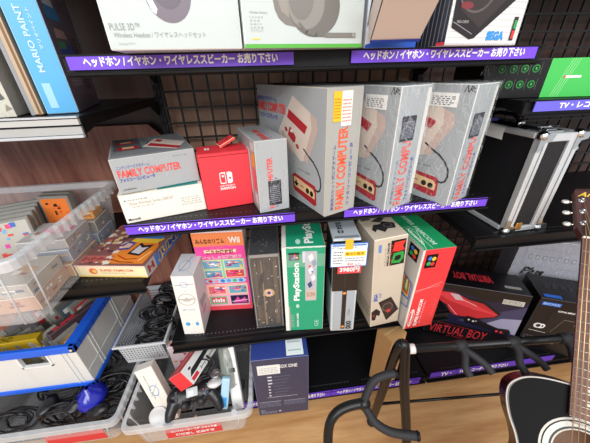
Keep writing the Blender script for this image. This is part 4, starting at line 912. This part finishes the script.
def blob(name, parts, mat, parent=None, vox=.0035, M0=None):
    """one continuous moulded shell grown from overlapping ellipsoids and tubes"""
    g = G()
    for p in parts:
        if p[0] == 'b': g.ball(p[1], p[2], p[3], p[4], mat, n=16)
        else: g.tube(p[1], p[2], mat, 12)
    o = g.build(name, parent)
    if M0 is not None: o.matrix_world = M0
    m = o.modifiers.new('r', 'REMESH'); m.mode = 'VOXEL'; m.voxel_size = vox; m.use_smooth_shade = True
    s = o.modifiers.new('s', 'SMOOTH'); s.iterations = 4; s.factor = .6
    return o

# basket
bx0, bx1, by0, by1, bz0, bz1 = -.572, -.404, .095, .40, -.930, -.828
root = empty('wire_basket', loc=(0, 0, 0)); root.name = 'plastic_basket'; tag(root, 'grey perforated plastic basket of black cables', 'basket')
BK = M('#a9aeb6', .4); BK2 = M('#c4c8cc', .4)
def perforated(o, u, v, nu, nv, m, th, name):
    g = G(); o, u, v = Vector(o), Vector(u), Vector(v); n = u.cross(v).normalized()
    for i in range(nu):
        for j in range(nv):
            sh = 0
            if j == nv-1 or j == 0:
                g.add([o+u*(i/nu)+v*(j/nv), o+u*((i+1)/nu)+v*(j/nv), o+u*((i+1)/nu)+v*((j+1)/nv), o+u*(i/nu)+v*((j+1)/nv)], [(0, 1, 2, 3)], m); continue
            q = [(0, 0), (.5, 0), (1, 0), (1, .5), (1, 1), (.5, 1), (0, 1), (0, .5)]; hl = [(.24, .24), (.5, .16), (.76, .24), (.84, .5), (.76, .76), (.5, .84), (.24, .76), (.16, .5)]
            vs = [o+u*((i+a)/nu)+v*((j+b)/nv) for a, b in q]+[o+u*((i+a)/nu)+v*((j+b)/nv) for a, b in hl]
            g.add(vs, [(k, (k+1) % 8, 8+(k+1) % 8, 8+k) for k in range(8)], m)
    ob = g.build(name, root); md = ob.modifiers.new('s', 'SOLIDIFY'); md.thickness = th; md.offset = 0; return ob
tp = .012
perforated((bx0+tp, by0+tp, bz0), (bx1-bx0-2*tp, 0, 0), (0, -tp, bz1-bz0), 14, 8, BK2, .002, 'front_wall')
perforated((bx1-tp, by0+tp, bz0), (0, by1-by0-2*tp, 0), (tp, 0, bz1-bz0), 26, 8, BK, .002, 'side_wall')
perforated((bx0+tp, by1-tp, bz0), (0, -(by1-by0-2*tp), 0), (-tp, 0, bz1-bz0), 26, 8, BK, .002, 'side_wall')
perforated((bx1-tp, by1-tp, bz0), (-(bx1-bx0-2*tp), 0, 0), (0, tp, bz1-bz0), 14, 8, BK, .002, 'back_wall')
g = G(); g.box(bx0+tp, bx1-tp, by0+tp, by1-tp, bz0, bz0+.003, BK); g.build('basket_floor', root)
g = G(); g.box(bx0-.006, bx1+.006, by0-.006, by0+.003, bz1-.004, bz1+.004, BK2, .002); g.box(bx0-.006, bx1+.006, by1-.003, by1+.006, bz1-.004, bz1+.004, BK, .002); g.box(bx0-.006, bx0+.003, by0+.003, by1-.003, bz1-.004, bz1+.004, BK, .002); g.box(bx1-.003, bx1+.006, by0+.003, by1-.003, bz1-.004, bz1+.004, BK2, .002); g.build('rim', root)
for k in range(6):
    coil('coiled_cable', (-.470+.018*(k % 2), .145+.045*k, -.862+.020*(k % 3)), .050-.002*k, 7, .0032, 'coiled black cable in the perforated basket', 'coiled black cables in the perforated basket', seed=k+3, ax=.3*k)
g = G(); r = random.Random(4); n = 10
vs = [Vector((-.455+.028*math.cos(2*math.pi*i/n)*(1-j/9)**.6+r.uniform(-.004, .004), .235+.024*math.sin(2*math.pi*i/n)*(1-j/9)**.6+.01*j/8+r.uniform(-.004, .004), -.885+.095*j/8)) for j in range(9) for i in range(n)]
g.add(vs, [(j*n+i, j*n+(i+1) % n, (j+1)*n+(i+1) % n, (j+1)*n+i) for j in range(8) for i in range(n)], M('#2a2a2e', .2), True)
g.add([Vector((-.455+.012*math.cos(a*.63)+r.uniform(-.003, .003), .245+.012*math.sin(a*.63), -.79+.006*r.random())) for a in range(10)], [tuple(range(10))], M('#c8ccd0', .2, .5))
tag(g.build('cable_bag'), 'black bag with a silvery tied top in the basket', 'bag')
# bin 2: tangled cables, blue bag
for k in range(8):
    coil('coiled_cable', (-.60-.052*(k % 7), .0+.10*(k % 3)*.8, -1.015+.020*(k % 3)), .060, 5, .0038, 'coiled black cable in the clear bin below the blue rimmed container', 'coiled black cables in the lower left bin', seed=k+20, ax=.35*(k % 4))
for k in range(3):
    blob('power_adapter', [('b', (0, 0, 0), .036, .024, .018), ('b', (.015, .005, .004), .025, .022, .02)], M('#16161a', .3), M0=Matrix.Translation((-.63-.09*k, -.02+.02*k, -.992)) @ Matrix.Rotation(.6*k, 4, 'Z'), vox=.004)
for i, o in enumerate([o for o in COL.objects if o.name.startswith('power_adapter')]): tag(o, 'black power adapter among the cables in the lower left bin', 'adapter', 'power adapters in the lower left bin')
g = G(); r = random.Random(8); n = 14
vs = [Vector((-.668+.045*math.sin(math.pi*(j+.6)/9)*math.cos(2*math.pi*i/n)+r.uniform(-.005, .005), .03+.05*math.sin(math.pi*(j+.6)/9)*math.sin(2*math.pi*i/n)+r.uniform(-.005, .005), -1.03+.10*j/8)) for j in range(9) for i in range(n)]
g.add(vs, [(j*n+i, j*n+(i+1) % n, (j+1)*n+(i+1) % n, (j+1)*n+i) for j in range(8) for i in range(n)], M('#1c24a8', .2, coat=.5), True)
tag(g.build('blue_bag'), 'shiny blue plastic bag in the clear bin at lower left', 'bag')

# ------------------------------------------------------------------ contents of bin 3
def obox_frame(p0, p1, side, w, t):
    """frame for a long thing from p0 to p1, width axis near `side`"""
    z = (Vector(p1)-Vector(p0)); L = z.length; z.normalize(); x = Vector(side); x = (x-z*x.dot(z)).normalized(); y = z.cross(x)
    return axes(Vector(p0)-x*w/2-y*t/2, x, y, z), L
zb = Z4+.006
m, L = obox_frame((-.398, -.030, -1.068), (-.455, .030, -.852), (1, .1, .2), .058, .034)
c = Carton((0, 0, 0, 0, .058, .034, L), M('#ece5dc', .5), M('#d8d2c8', .6)); g = c.g
g.ring(c.F, .50, .60, .24, .10, .16, WB); g.text(c.F, 'Wii Handle', .30, .45, .40, .90, M('#8c8e92'), rot=90); g.line(c.F, [(.2, .52), (.8, .70)], .0016, M('#9a9c9e')); g.text(c.F, 'ハンドル', .55, .36, .63, .52, M('#a4a6a8'), rot=90)
o = c.g.build('game_accessory_box', mat=m); tag(o, 'white box with a blue ring leaning in the lower clear bin', 'box')
# flat white dish
g = G(); prof = [(0, .004), (.022, .005), (.030, .012), (.032, .014), (.029, .013), (.021, .008), (0, .007)]; n = 24
vs = [Vector((r_*math.cos(2*math.pi*i/n), r_*math.sin(2*math.pi*i/n), zz)) for r_, zz in prof for i in range(n)]
g.add(vs, [(j*n+i, j*n+(i+1) % n, (j+1)*n+(i+1) % n, (j+1)*n+i) for j in range(len(prof)-1) for i in range(n)], M('#e9ebec', .3), True)
tag(g.build('white_disc', mat=Matrix.Translation((-.428, -.040, -1.028)) @ Matrix.Rotation(R(50), 4, 'X')), 'round white plastic disc in the corner of the lower clear bin', 'disc')
# red and white joy-con box
ya = Vector((.342, .928, -.150)).normalized(); xa = Vector((.052, -.008, .047)); xa = (xa-ya*xa.dot(ya)).normalized(); za = xa.cross(ya).normalized()
# the ridge between the red top and the white side starts at this point
m = axes(Vector((-.311, -.040, -.808))-xa*.070-za*.0, xa, ya, za) if za.z > 0 else axes(Vector((-.311, -.040, -.808))-xa*.070, xa, ya, za)
m = m @ Matrix.Translation((0, 0, -.058))
c = Carton((0, 0, 0, 0, .070, .22, .058), M('#dd323c', .42), M('#e8a0a0', .5), bev=.001); g = c.g
g.rect(c.R, 0, 0, 1, 1, M('#e9e9e7'), .0004); g.art(c.R, [(.05, .35), (.12, .60), (.85, .72), (.92, .60), (.85, .50), (.2, .35)], M('#26282c'), .0007); g.rect(c.R, .04, .08, .18, .28, M('#dd323c'), .0008); g.text(c.R, 'Joy-Con', .24, .10, .60, .26, M('#55585c'), bold=.02); g.ell(c.R, .12, .72, .03, .06, DK, .0009)
g.rect(c.T, .0, 0, 1, 1, M('#dd323c'), .0004); g.rect(c.T, .44, .05, .52, .95, M('#f2b8b8'), .0008)
o = c.g.build('game_accessory_box', mat=m); tag(o, 'red and white joystick controller box in the lower clear bin', 'box')
# patterned card behind it
c = Carton((-.405, .10, -1.02, 20, .09, .03, .15), M('#d8c8d0', .4), M('#e8e0e4', .5)); r = random.Random(5)
for k in range(18): c.g.ell(c.F, r.uniform(.1, .9), r.uniform(.1, .95), .06, .035, M(r.choice(['#c83048', '#e8a040', '#7a5a90', '#d84878'])), .0005+.0001*k, n=10)
for k in range(6): c.g.ell(c.T, r.uniform(.1, .9), r.uniform(.2, .8), .05, .15, M(r.choice(['#c83048', '#e8a040'])), .0005+.0001*k, n=10)
c.done('game_accessory_box', 'pink patterned box behind the red and white controller box')
# black gamepad
root = empty('game_controller', mat=Matrix.Translation((-.296, -.050, -.935)) @ Matrix.Rotation(R(10), 4, 'Z') @ Matrix.Rotation(R(30), 4, 'X') @ Matrix.Scale(1.12, 4)); tag(root, 'black gamepad with two grips lying on top in the lower clear bin', 'game controller')
K = M('#17171c', .3)
blob('gamepad_shell', [('b', (-.040, .012, 0), .034, .030, .016), ('b', (.040, .012, 0), .034, .030, .016), ('t', [(-.05, .010, 0), (.05, .010, 0)], .014), ('t', [(-.05, .005, 0), (-.066, -.025, -.006), (-.072, -.052, -.012)], [.020, .016, .011]), ('t', [(.05, .005, 0), (.066, -.025, -.006), (.072, -.052, -.012)], [.020, .016, .011]), ('b', (-.022, -.014, .002), .015, .015, .012), ('b', (.022, -.014, .002), .015, .015, .012)], K, root, .003)
for s in (-1, 1):
    g = G(); g.tube([(s*.023, -.014, .010), (s*.023, -.014, .018)], .006, K, 10); g.tube([(s*.023, -.014, .018), (s*.023, -.014, .022)], [.010, .0095], M('#26262c', .5), 12); g.build('thumbstick', root)
g = G(); g.box(-.056, -.030, .010, .017, .013, .0185, M('#2c2c33', .4), .001); g.box(-.0465, -.0395, .0, .027, .013, .0185, M('#2c2c33', .4), .001); g.build('direction_pad', root)
for k, (a, b, cc) in enumerate(((.044, .024, '#3aa070'), (.055, .013, '#c84848'), (.044, .002, '#5878c8'), (.033, .013, '#c878b0'))):
    g = G(); g.tube([(a, b, .012), (a, b, .019)], .0045, M('#202026', .3), 10); g.tube([(a, b, .019), (a, b, .0195)], .002, M(cc), 8); g.build('button', root)
g = G(); g.box(-.016, .016, .002, .026, .012, .0155, M('#b9c4c4', .3), .001); g.box(-.010, .004, .006, .018, .0155, .0165, WHITE); g.build('silver_sticker', root)
for s in (-1, 1):
    g = G(); g.box(s*.04-.014, s*.04+.014, .036, .044, -.006, .008, M('#202026', .3), .003); g.build('shoulder_button', root)
g = G(); g.tube([(.067, -.012, .009), (.072, -.03, .003), (.078, -.045, -.004)], .0022, M('#2c50d8', .4), 6); g.build('blue_trim', root)
coil('controller_cable', (-.268, .015, -.872), .038, 4, .0026, 'black controller cable looped behind the black gamepad', seed=2, squash=.7, ax=.7)
g = G(); r = random.Random(9); n = 10
vs = [Vector((-.305+.026*math.sin(math.pi*(j+.5)/7)*math.cos(2*math.pi*i/n)+r.uniform(-.005, .005), .0+.02*math.sin(math.pi*(j+.5)/7)*math.sin(2*math.pi*i/n), -.905+.05*j/6)) for j in range(7) for i in range(n)]
g.add(vs, [(j*n+i, j*n+(i+1) % n, (j+1)*n+(i+1) % n, (j+1)*n+i) for j in range(6) for i in range(n)], M('#e6e0e4', .1, alpha=.45), True); tag(g.build('plastic_bag'), 'crumpled clear plastic bag beside the black gamepad', 'bag')
# white classic controller
root = empty('game_controller', mat=Matrix.Translation((-.228, -.005, -.925)) @ Matrix.Rotation(R(100), 4, 'Z') @ Matrix.Rotation(R(40), 4, 'Y')); tag(root, 'white rounded game controller in the lower clear bin', 'game controller')
WP = M('#dfe0e2', .3)
blob('controller_shell', [('b', (-.030, 0, 0), .030, .026, .014), ('b', (.030, 0, 0), .030, .026, .014), ('t', [(-.04, 0, 0), (.04, 0, 0)], .016), ('t', [(.045, 0, 0), (.065, .0, -.01)], [.022, .014])], WP, root, .003)
for s in (-1, 1):
    g = G(); g.tube([(s*.026, -.004, .010), (s*.026, -.004, .018)], [.008, .009], M('#c4c6c8', .4), 12); g.build('thumbstick', root)
# white remote
def remote(p0, p1, side, label, mat, window=True, w=.038, t=.030):
    m, L = obox_frame(p0, p1, side, w, t); root = empty('game_remote', mat=m); tag(root, label, 'remote')
    g = G(); g.box(0, w, 0, t, 0, L, mat, .006); g.build('remote_shell', root)
    if window: g = G(); g.box(w*.22, w*.78, -.001, .001, L*.60, L*.67, BLACK, .0008); g.build('sensor_window', root)
    g = G()
    for k in range(3): g.tube([(w*(.3+.2*k), -.0015, L*.40), (w*(.3+.2*k), .0, L*.40)], .003, M('#c8cacc', .4), 8)
    g.tube([(w*.5, -.002, L*.80), (w*.5, 0, L*.80)], .006, M('#c8cacc', .4), 12); g.build('button', root)
    return root
remote((-.158, -.050, -1.03), (-.178, .06, -.845), (1, 0, 0), 'white remote standing at the right of the lower clear bin', M('#e6e6e4', .3))
m, L = obox_frame((-.150, -.052, -1.03), (-.178, .062, -.82), (1, 0, 0), .05, .04)
g = G(); g.box(-.036, .026, .02, .055, -.0, .045, M('#e9e8e2', .4), .003); tag(g.build('white_adapter', mat=axes((-.175, .055, -.862), (1, 0, 0), (0, .9, -.43), (0, .43, .9))), 'white block shaped adapter on top of the lower clear bin', 'adapter')
g = G(); g.tube([(-.196, .08, -.835), (-.192, .05, -.86), (-.186, .01, -.905), (-.178, -.025, -.95)], [.022, .024, .023, .016], M('#9ca49c', .12, alpha=.55), 14); g.tube([(-.194, .06, -.85), (-.188, .02, -.895)], [.010, .011], M('#5c625c', .2, alpha=.8), 10); tag(g.build('clear_sleeve'), 'clear smoky rubber remote sleeve in the lower clear bin', 'sleeve')
m, L = obox_frame((-.205, -.062, -1.0), (-.185, -.02, -.895), (1, 0, 0), .028, .018)
g = G(); g.box(0, .028, 0, .018, 0, L, M('#a9cfe4', .25), .006); g.rect((Vector((0, 0, 0)), Vector((.028, 0, 0)), Vector((0, 0, L))), .2, .1, .8, .4, M('#3a9ce0'), .0006); tag(g.build('stylus_case', mat=m), 'light blue translucent case in the lower clear bin', 'case')
# white nunchuk
root = empty('game_controller', mat=Matrix.Translation((-.165, -.07, -1.01)) @ Matrix.Rotation(R(-60), 4, 'X')); tag(root, 'small white hand controller at the right front of the lower clear bin', 'game controller')
blob('controller_shell', [('b', (0, .01, 0), .019, .026, .016), ('t', [(0, 0, 0), (0, -.045, -.004)], [.017, .011])], WP, root, .003)
g = G(); g.tube([(0, .018, .012), (0, .018, .024)], [.006, .009], M('#b9bbbd', .4), 12); g.build('thumbstick', root)
for k in range(4):
    coil('coiled_cable', (-.42+.075*k, .03, -1.04), .045, 4, .003, 'coiled dark cable at the bottom of the lower clear bin', 'coiled cables in the lower clear bin', seed=k+50, ax=.2*k, mat=M('#2c2c30', .35))

# ------------------------------------------------------------------ guitar rack
TB = M('#121214', .32, spec=.35); FO = M('#1f1f23', .7, bump=.1, scale=200)
rack = empty('guitar_rack', loc=(.33, -.17, ZF)); tag(rack, 'black tubular guitar rack with padded hooks', 'guitar rack')
def rp(name, g, label=None):
    o = g.build(name, rack); o.matrix_parent_inverse = Matrix.Translation((.33, -.17, ZF)).inverted()
    if label: o['label'] = label
    return o
def spl(P, k=5):
    P = [Vector(p) for p in P]; Q = []
    for i in range(len(P)-1):
        p0, p1, p2, p3 = P[max(i-1, 0)], P[i], P[i+1], P[min(i+2, len(P)-1)]
        for q in range(k):
            t = q/k; Q.append(.5*((2*p1)+(p2-p0)*t+(2*p0-5*p1+4*p2-p3)*t*t+(3*p1-p0-3*p2+p3)*t**3))
    return Q+[P[-1]]
g = G(); g.tube([(.327, -.176, -.634), (1.15, -.245, -.612)], .0105, TB, 12); rp('top_bar', g)
g = G(); g.tube([(.331, -.1765, -.634), (.345, -.178, -.6335)], .0125, M('#dcd4d4', .4), 12); rp('collar', g, 'pale printed collar')
g = G(); g.tube(spl([(.330, -.088, -1.19), (.318, -.125, -.95), (.308, -.158, -.70), (.307, -.168, -.635), (.313, -.170, -.620), (.320, -.176, -.632), (.332, -.195, -.76), (.353, -.222, -.92), (.385, -.265, -1.19)]), .0132, TB, 12); rp('end_frame', g)
g = G(); g.tube([(.303+.02, -.106, -1.031), (1.12, -.165, -1.01)], .005, TB, 8); rp('lower_rod', g)
g = G(); g.tube([(.33, -.088, -1.197), (.33, -.088, -1.175)], .017, M('#141416', .6), 12); rp('foot', g)
g = G(); g.tube([(.385, -.265, -1.197), (.385, -.265, -1.175)], .017, M('#141416', .6), 12); rp('foot', g)
g = G(); g.tube(spl([(1.13, -.13, -1.19), (1.14, -.23, -.63), (1.16, -.26, -.63), (1.2, -.36, -1.19)]), .0115, TB, 12); rp('end_frame', g)
def bar_y(x): return -.176-(x-.327)*.084
def bar_z(x): return -.634+(x-.327)*.0267
def hook(x):
    y, z = bar_y(x), bar_z(x)
    g = G(); g.tube([(x-.013, y, z), (x+.013, y, z)], .0135, FO, 12)
    for s in (-1, 1):
        g.tube(spl([(x, y-.008, z-.002), (x+s*.010+.008, y-.024, z-.008), (x+s*.026+.012, y-.046, z-.018), (x+s*.029+.018, y-.064, z-.028)]), [.009]*16, FO, 8)
    o = rp('padded_hook', g)
for x in (.465, .600, .735, .87): hook(x)
# a second stand in front: neck yoke on a curved tube
rack = empty('guitar_stand', loc=(.06, -.36, ZF)); tag(rack, 'black guitar stand with a padded yoke in front of the base shelf', 'guitar stand')
def rp2(name, g, label=None):
    o = g.build(name, rack); o.matrix_parent_inverse = Matrix.Translation((.06, -.36, ZF)).inverted()
    if label: o['label'] = label
g = G(); g.tube(spl([(.075, -.40, -1.10), (.080, -.355, -.90), (.088, -.320, -.745), (.093, -.300, -.700), (.102, -.289, -.675), (.120, -.282, -.660), (.146, -.279, -.652), (.176, -.280, -.647)]), .0105, TB, 12); rp2('curved_tube', g)
g = G(); g.tube(spl([(.174, -.281, -.650), (.187, -.268, -.624), (.202, -.259, -.604), (.226, -.256, -.595), (.250, -.257, -.591)]), .0088, FO, 12); g.tube([(.250, -.257, -.591), (.2545, -.257, -.590)], [.0105, .008], BLACK, 12); rp2('yoke_arm', g)
g = G(); g.tube(spl([(.174, -.281, -.650), (.182, -.297, -.656), (.192, -.314, -.664), (.220, -.332, -.670), (.268, -.347, -.666)]), .0088, FO, 12); g.tube([(.268, -.347, -.666), (.273, -.3485, -.6655)], [.0105, .008], BLACK, 12); rp2('yoke_arm', g)
g = G(); g.ball((.176, -.281, -.649), .015, .013, .015, TB); rp2('joint', g)
for dx, dy in ((-.20, .10), (.20, .06), (0, -.24)):
    g = G(); g.tube(spl([(.075, -.40, -1.10), (.075+dx*.4, -.40+dy*.4, -1.13), (.075+dx, -.40+dy, -1.19)]), .009, TB, 10); rp2('leg', g)

# ------------------------------------------------------------------ acoustic guitar
N = Vector((.747, -.148, -.361)); J = Vector((.588, -.41, -.675))
dn = (J-N).normalized(); wx = Vector((1, 0, 0)); wx = (wx-dn*wx.dot(dn)).normalized(); nn = dn.cross(wx)
_t = R(31); wx, nn = (wx*math.cos(_t)+(nn if nn.y < 0 else -nn)*math.sin(_t)), nn
nn = dn.cross(wx)
if nn.y > 0: nn = -nn
MG = axes(N, wx, -dn, nn)      # x across, y towards the head, z out of the top
gt = empty('acoustic_guitar', mat=MG); tag(gt, 'black topped acoustic guitar leaning on the rack', 'guitar')
S = .90; hole = -.456; top = -.318
half = [(0, top), (.030, top+.001), (.070, top-.004), (.100, top-.016), (.120, top-.038), (.124, top-.065), (.117, top-.100), (.103, top-.135), (.097, top-.170), (.108, top-.205), (.140, top-.250), (.168, top-.300), (.174, top-.35), (.155, top-.405), (.11, top-.435), (.05, top-.447), (0, top-.449)]
def sm(P): return [(v.x, v.y) for v in spl([(a, b, 0) for a, b in P], 4)]
hf = sm(half); hf = [(a*1.04, b-.010) for a, b in hf]; out = hf+[(-a, b) for a, b in hf[-2:0:-1]]
TOPM = M('#040406', .42, spec=.08); SIDE = wood('#2c0f10', '#4c1c1a', (3, 3, 30), .25)
n = len(out); nh = 24; hr = .048
g = G(); zt = -.004
# soundboard with the hole: quads from outline to hole circle by angle
ang = [math.atan2(b-hole, a) for a, b in out]
inner = [(hr*math.cos(t), hole+hr*math.sin(t)) for t in ang]
vs = [Vector((a, b, zt)) for a, b in out]+[Vector((a, b, zt)) for a, b in inner]
g.add(vs, [(i, (i+1) % n, n+(i+1) % n, n+i) for i in range(n)], TOPM); g.build('soundboard', gt)
g = G(); vs = [Vector((a, b, zt)) for a, b in out]+[Vector((a, b, zt-.080)) for a, b in out]
g.add(vs, [(i, (i+1) % n, n+(i+1) % n, n+i) for i in range(n)], SIDE, True); g.add(vs, [tuple(range(n, 2*n))], SIDE); g.build('body_sides_and_back', gt)
g = G(); g.tube([(a*1.003, b, zt+.0005) for a, b in out], .0018, M('#c4c0b8', .35), 6, closed=True); g.tube([(a*.978, b-.0*(0), zt+.0008) for a, b in out], .0012, M('#77706a', .35), 5, closed=True); g.build('binding', gt)['label'] = 'cream edge binding'
g = G()
P0 = (Vector((0, hole, zt)), Vector((1, 0, 0)), Vector((0, 1, 0)))
for ra, w_, mm, e in ((.070, .06, M('#c4c0b8'), .0006), (.0635, .17, M('#c9c6bc', .3), .0008), (.054, .08, M('#101014'), .0011)): g.ring(P0, 0, 0, ra, ra, w_, mm, e, 40)
g.ring(P0, 0, 0, .0505, .0505, .05, M('#c9c2b4'), .0013, 40); g.build('rosette', gt)
g = G(); g.box(-.10, .10, hole-.10, hole+.10, zt-.078, zt-.070, wood('#6a4020', '#8a5a34', (4, 4, 20), .5)); g.build('inner_back', gt)['label'] = 'brown wood inside the sound hole'
# neck
def halfw(y): return .0215+(-y)/.40*.006
g = G(); vs = []
ys = [0, -.1, -.2, -.3, -.375]
for y in ys:
    w_ = halfw(y)
    for a in range(9):
        t = math.pi*a/8; vs.append(Vector((-w_*math.cos(t), y, .0-math.sin(t)*.020)))
g.add(vs, [(j*9+i, (j+1)*9+i, (j+1)*9+i+1, j*9+i+1) for j in range(4) for i in range(8)], M('#4a2018', .3), True); g.build('neck', gt)
g = G(); vs = []
for y in (0, -.385): w_ = halfw(y); vs += [(-w_, y, 0), (w_, y, 0), (w_, y, .006), (-w_, y, .006)]
g.add([Vector(v) for v in vs], [(3, 2, 6, 7), (0, 3, 7, 4), (1, 5, 6, 2), (4, 7, 6, 5), (0, 1, 2, 3)], wood('#5a382e', '#7d5446', (20, 3, 3), .45)); g.build('fretboard', gt)
sc_len = .578; fr_y = [-(sc_len-sc_len/2**(k/12)) for k in range(1, 21)]
g = G()
for y in fr_y: w_ = halfw(y); g.tube([(-w_, y, .0066), (w_, y, .0066)], .0011, M('#d8d2c8', .25, .7), 6)
g.build('frets', gt)
g = G()
for k in (3, 5, 7, 9, 15, 17): y = (fr_y[k-1]+fr_y[k-2])/2; g.tube([(0, y, .006), (0, y, .0064)], .003, M('#e8e4dc'), 10)
g.build('position_markers', gt)
g = G(); g.box(-.022, .022, -.001, .004, 0, .0095, M('#e9e4d8', .4), .001); g.build('nut', gt)
# headstock
Hs = [(-.021, .004), (-.023, .012), (-.029, .030), (-.029, .140), (-.026, .146), (0, .149), (.026, .146), (.029, .140), (.029, .030), (.023, .012), (.021, .004)]
g = G(); mt = Matrix.Rotation(R(-14), 4, 'X'); g.prism(Hs, -.016, .002, M('#3a201c', .35), mt, M('#5a302a', .35))
fr = (mt @ Vector((-.03, 0, .002)), mt.to_3x3() @ Vector((.06, 0, 0)), mt.to_3x3() @ Vector((0, .145, 0))); g.rect(fr, .03, .28, .97, .97, M('#4c2c2a', .3), .0003); g.text(fr, 'Aria', .16, .84, .80, .94, M('#e0c040'), bold=.02, e=.0008, shear=.2); g.build('headstock', gt)
for s in (-1, 1):
    for k in range(3):
        y = .042+.034*k; g = G()
        g.tube([mt @ Vector((s*.017, y, -.006)), mt @ Vector((s*.017, y, .004))], .0065, CHROME, 12); g.tube([mt @ Vector((s*.017, y, .004)), mt @ Vector((s*.017, y, .012))], .0032, CHROME, 8)
        g.tube([mt @ Vector((s*.028, y, -.008)), mt @ Vector((s*.038, y, -.008))], .0022, CHROME, 8)
        g.ball((s*.043, y, -.008), .009, .0065, .004, M('#e6e4dc', .2, .6), mt, 12); g.build('tuning_peg', gt)
g = G()
for k in range(6):
    xt = (-.0165+.0066*k); xb = -.026+.0104*k; hx = (-1 if k < 3 else 1)*.017; hy = .042+.034*(k if k < 3 else 5-k)
    g.tube([mt @ Vector((hx*.9, hy, .006)), (xt, .002, .0102), (xb, -sc_len, .012)], [.0006+.00008*(5-k)]*3, M('#c9a878', .3, .8), 5)
g.build('strings', gt)
g = G(); g.box(-.075, .075, -sc_len-.018, -sc_len+.010, zt, zt+.008, M('#1c1210', .4), .003); g.build('bridge', gt)
g = G(); g.tube([(-.150, top-.02, -.05), (-.166, top-.012, -.05)], .006, BLACK, 10)
# ------------------------------------------------------------------ light
w = bpy.data.worlds.new('World'); SC.world = w; w.use_nodes = True
w.node_tree.nodes['Background'].inputs[0].default_value = (.95, .97, 1, 1); w.node_tree.nodes['Background'].inputs[1].default_value = .55
def area(name, loc, tgt, sx, sy, e, col=(1, .98, .96)):
    l = bpy.data.lights.new(name, 'AREA'); l.shape = 'RECTANGLE'; l.size = sx; l.size_y = sy; l.energy = e; l.color = col
    o = bpy.data.objects.new(name, l); COL.objects.link(o); o.location = loc
    o.rotation_euler = (Vector(tgt)-Vector(loc)).to_track_quat('-Z', 'Y').to_euler(); return o
area('ceiling_lamp', (-.6, -1.6, 1.5), (-.2, 0, -.6), 1.8, .5, 14)
area('ceiling_lamp', (.9, -1.5, 1.5), (.4, 0, -.6), 1.8, .5, 14)
area('ceiling_lamp', (0, -3.4, 1.5), (0, 0, -.5), 4.0, .8, 75)
area('ceiling_lamp', (-1.5, -5.2, 1.5), (0, 0, -.5), 4.0, .8, 60)

# ------------------------------------------------------------------ camera
cd = bpy.data.cameras.new('camera'); cam = bpy.data.objects.new('camera', cd); COL.objects.link(cam)
f_px, yaw, pitch, roll = 270.65, .108896, .508058, -.028358
cd.sensor_fit = 'HORIZONTAL'; cd.sensor_width = 36; cd.lens = f_px/590*36; cd.clip_start = .01
F = Vector((math.sin(yaw)*math.cos(pitch), math.cos(yaw)*math.cos(pitch), -math.sin(pitch))); r0 = Vector((math.cos(yaw), -math.sin(yaw), 0)); u0 = r0.cross(F)
rr = r0*math.cos(roll)+u0*math.sin(roll); uu = -r0*math.sin(roll)+u0*math.cos(roll)
cam.matrix_world = axes((0, -.5891, 0), rr, uu, -F)
SC.camera = cam
SC.view_settings.view_transform = 'Standard'; SC.view_settings.look = 'None'; SC.view_settings.gamma = 1; SC.view_settings.use_curve_mapping = False
SC.view_settings.exposure = .24
SC.cycles.max_bounces = 8; SC.cycles.transparent_max_bounces = 24
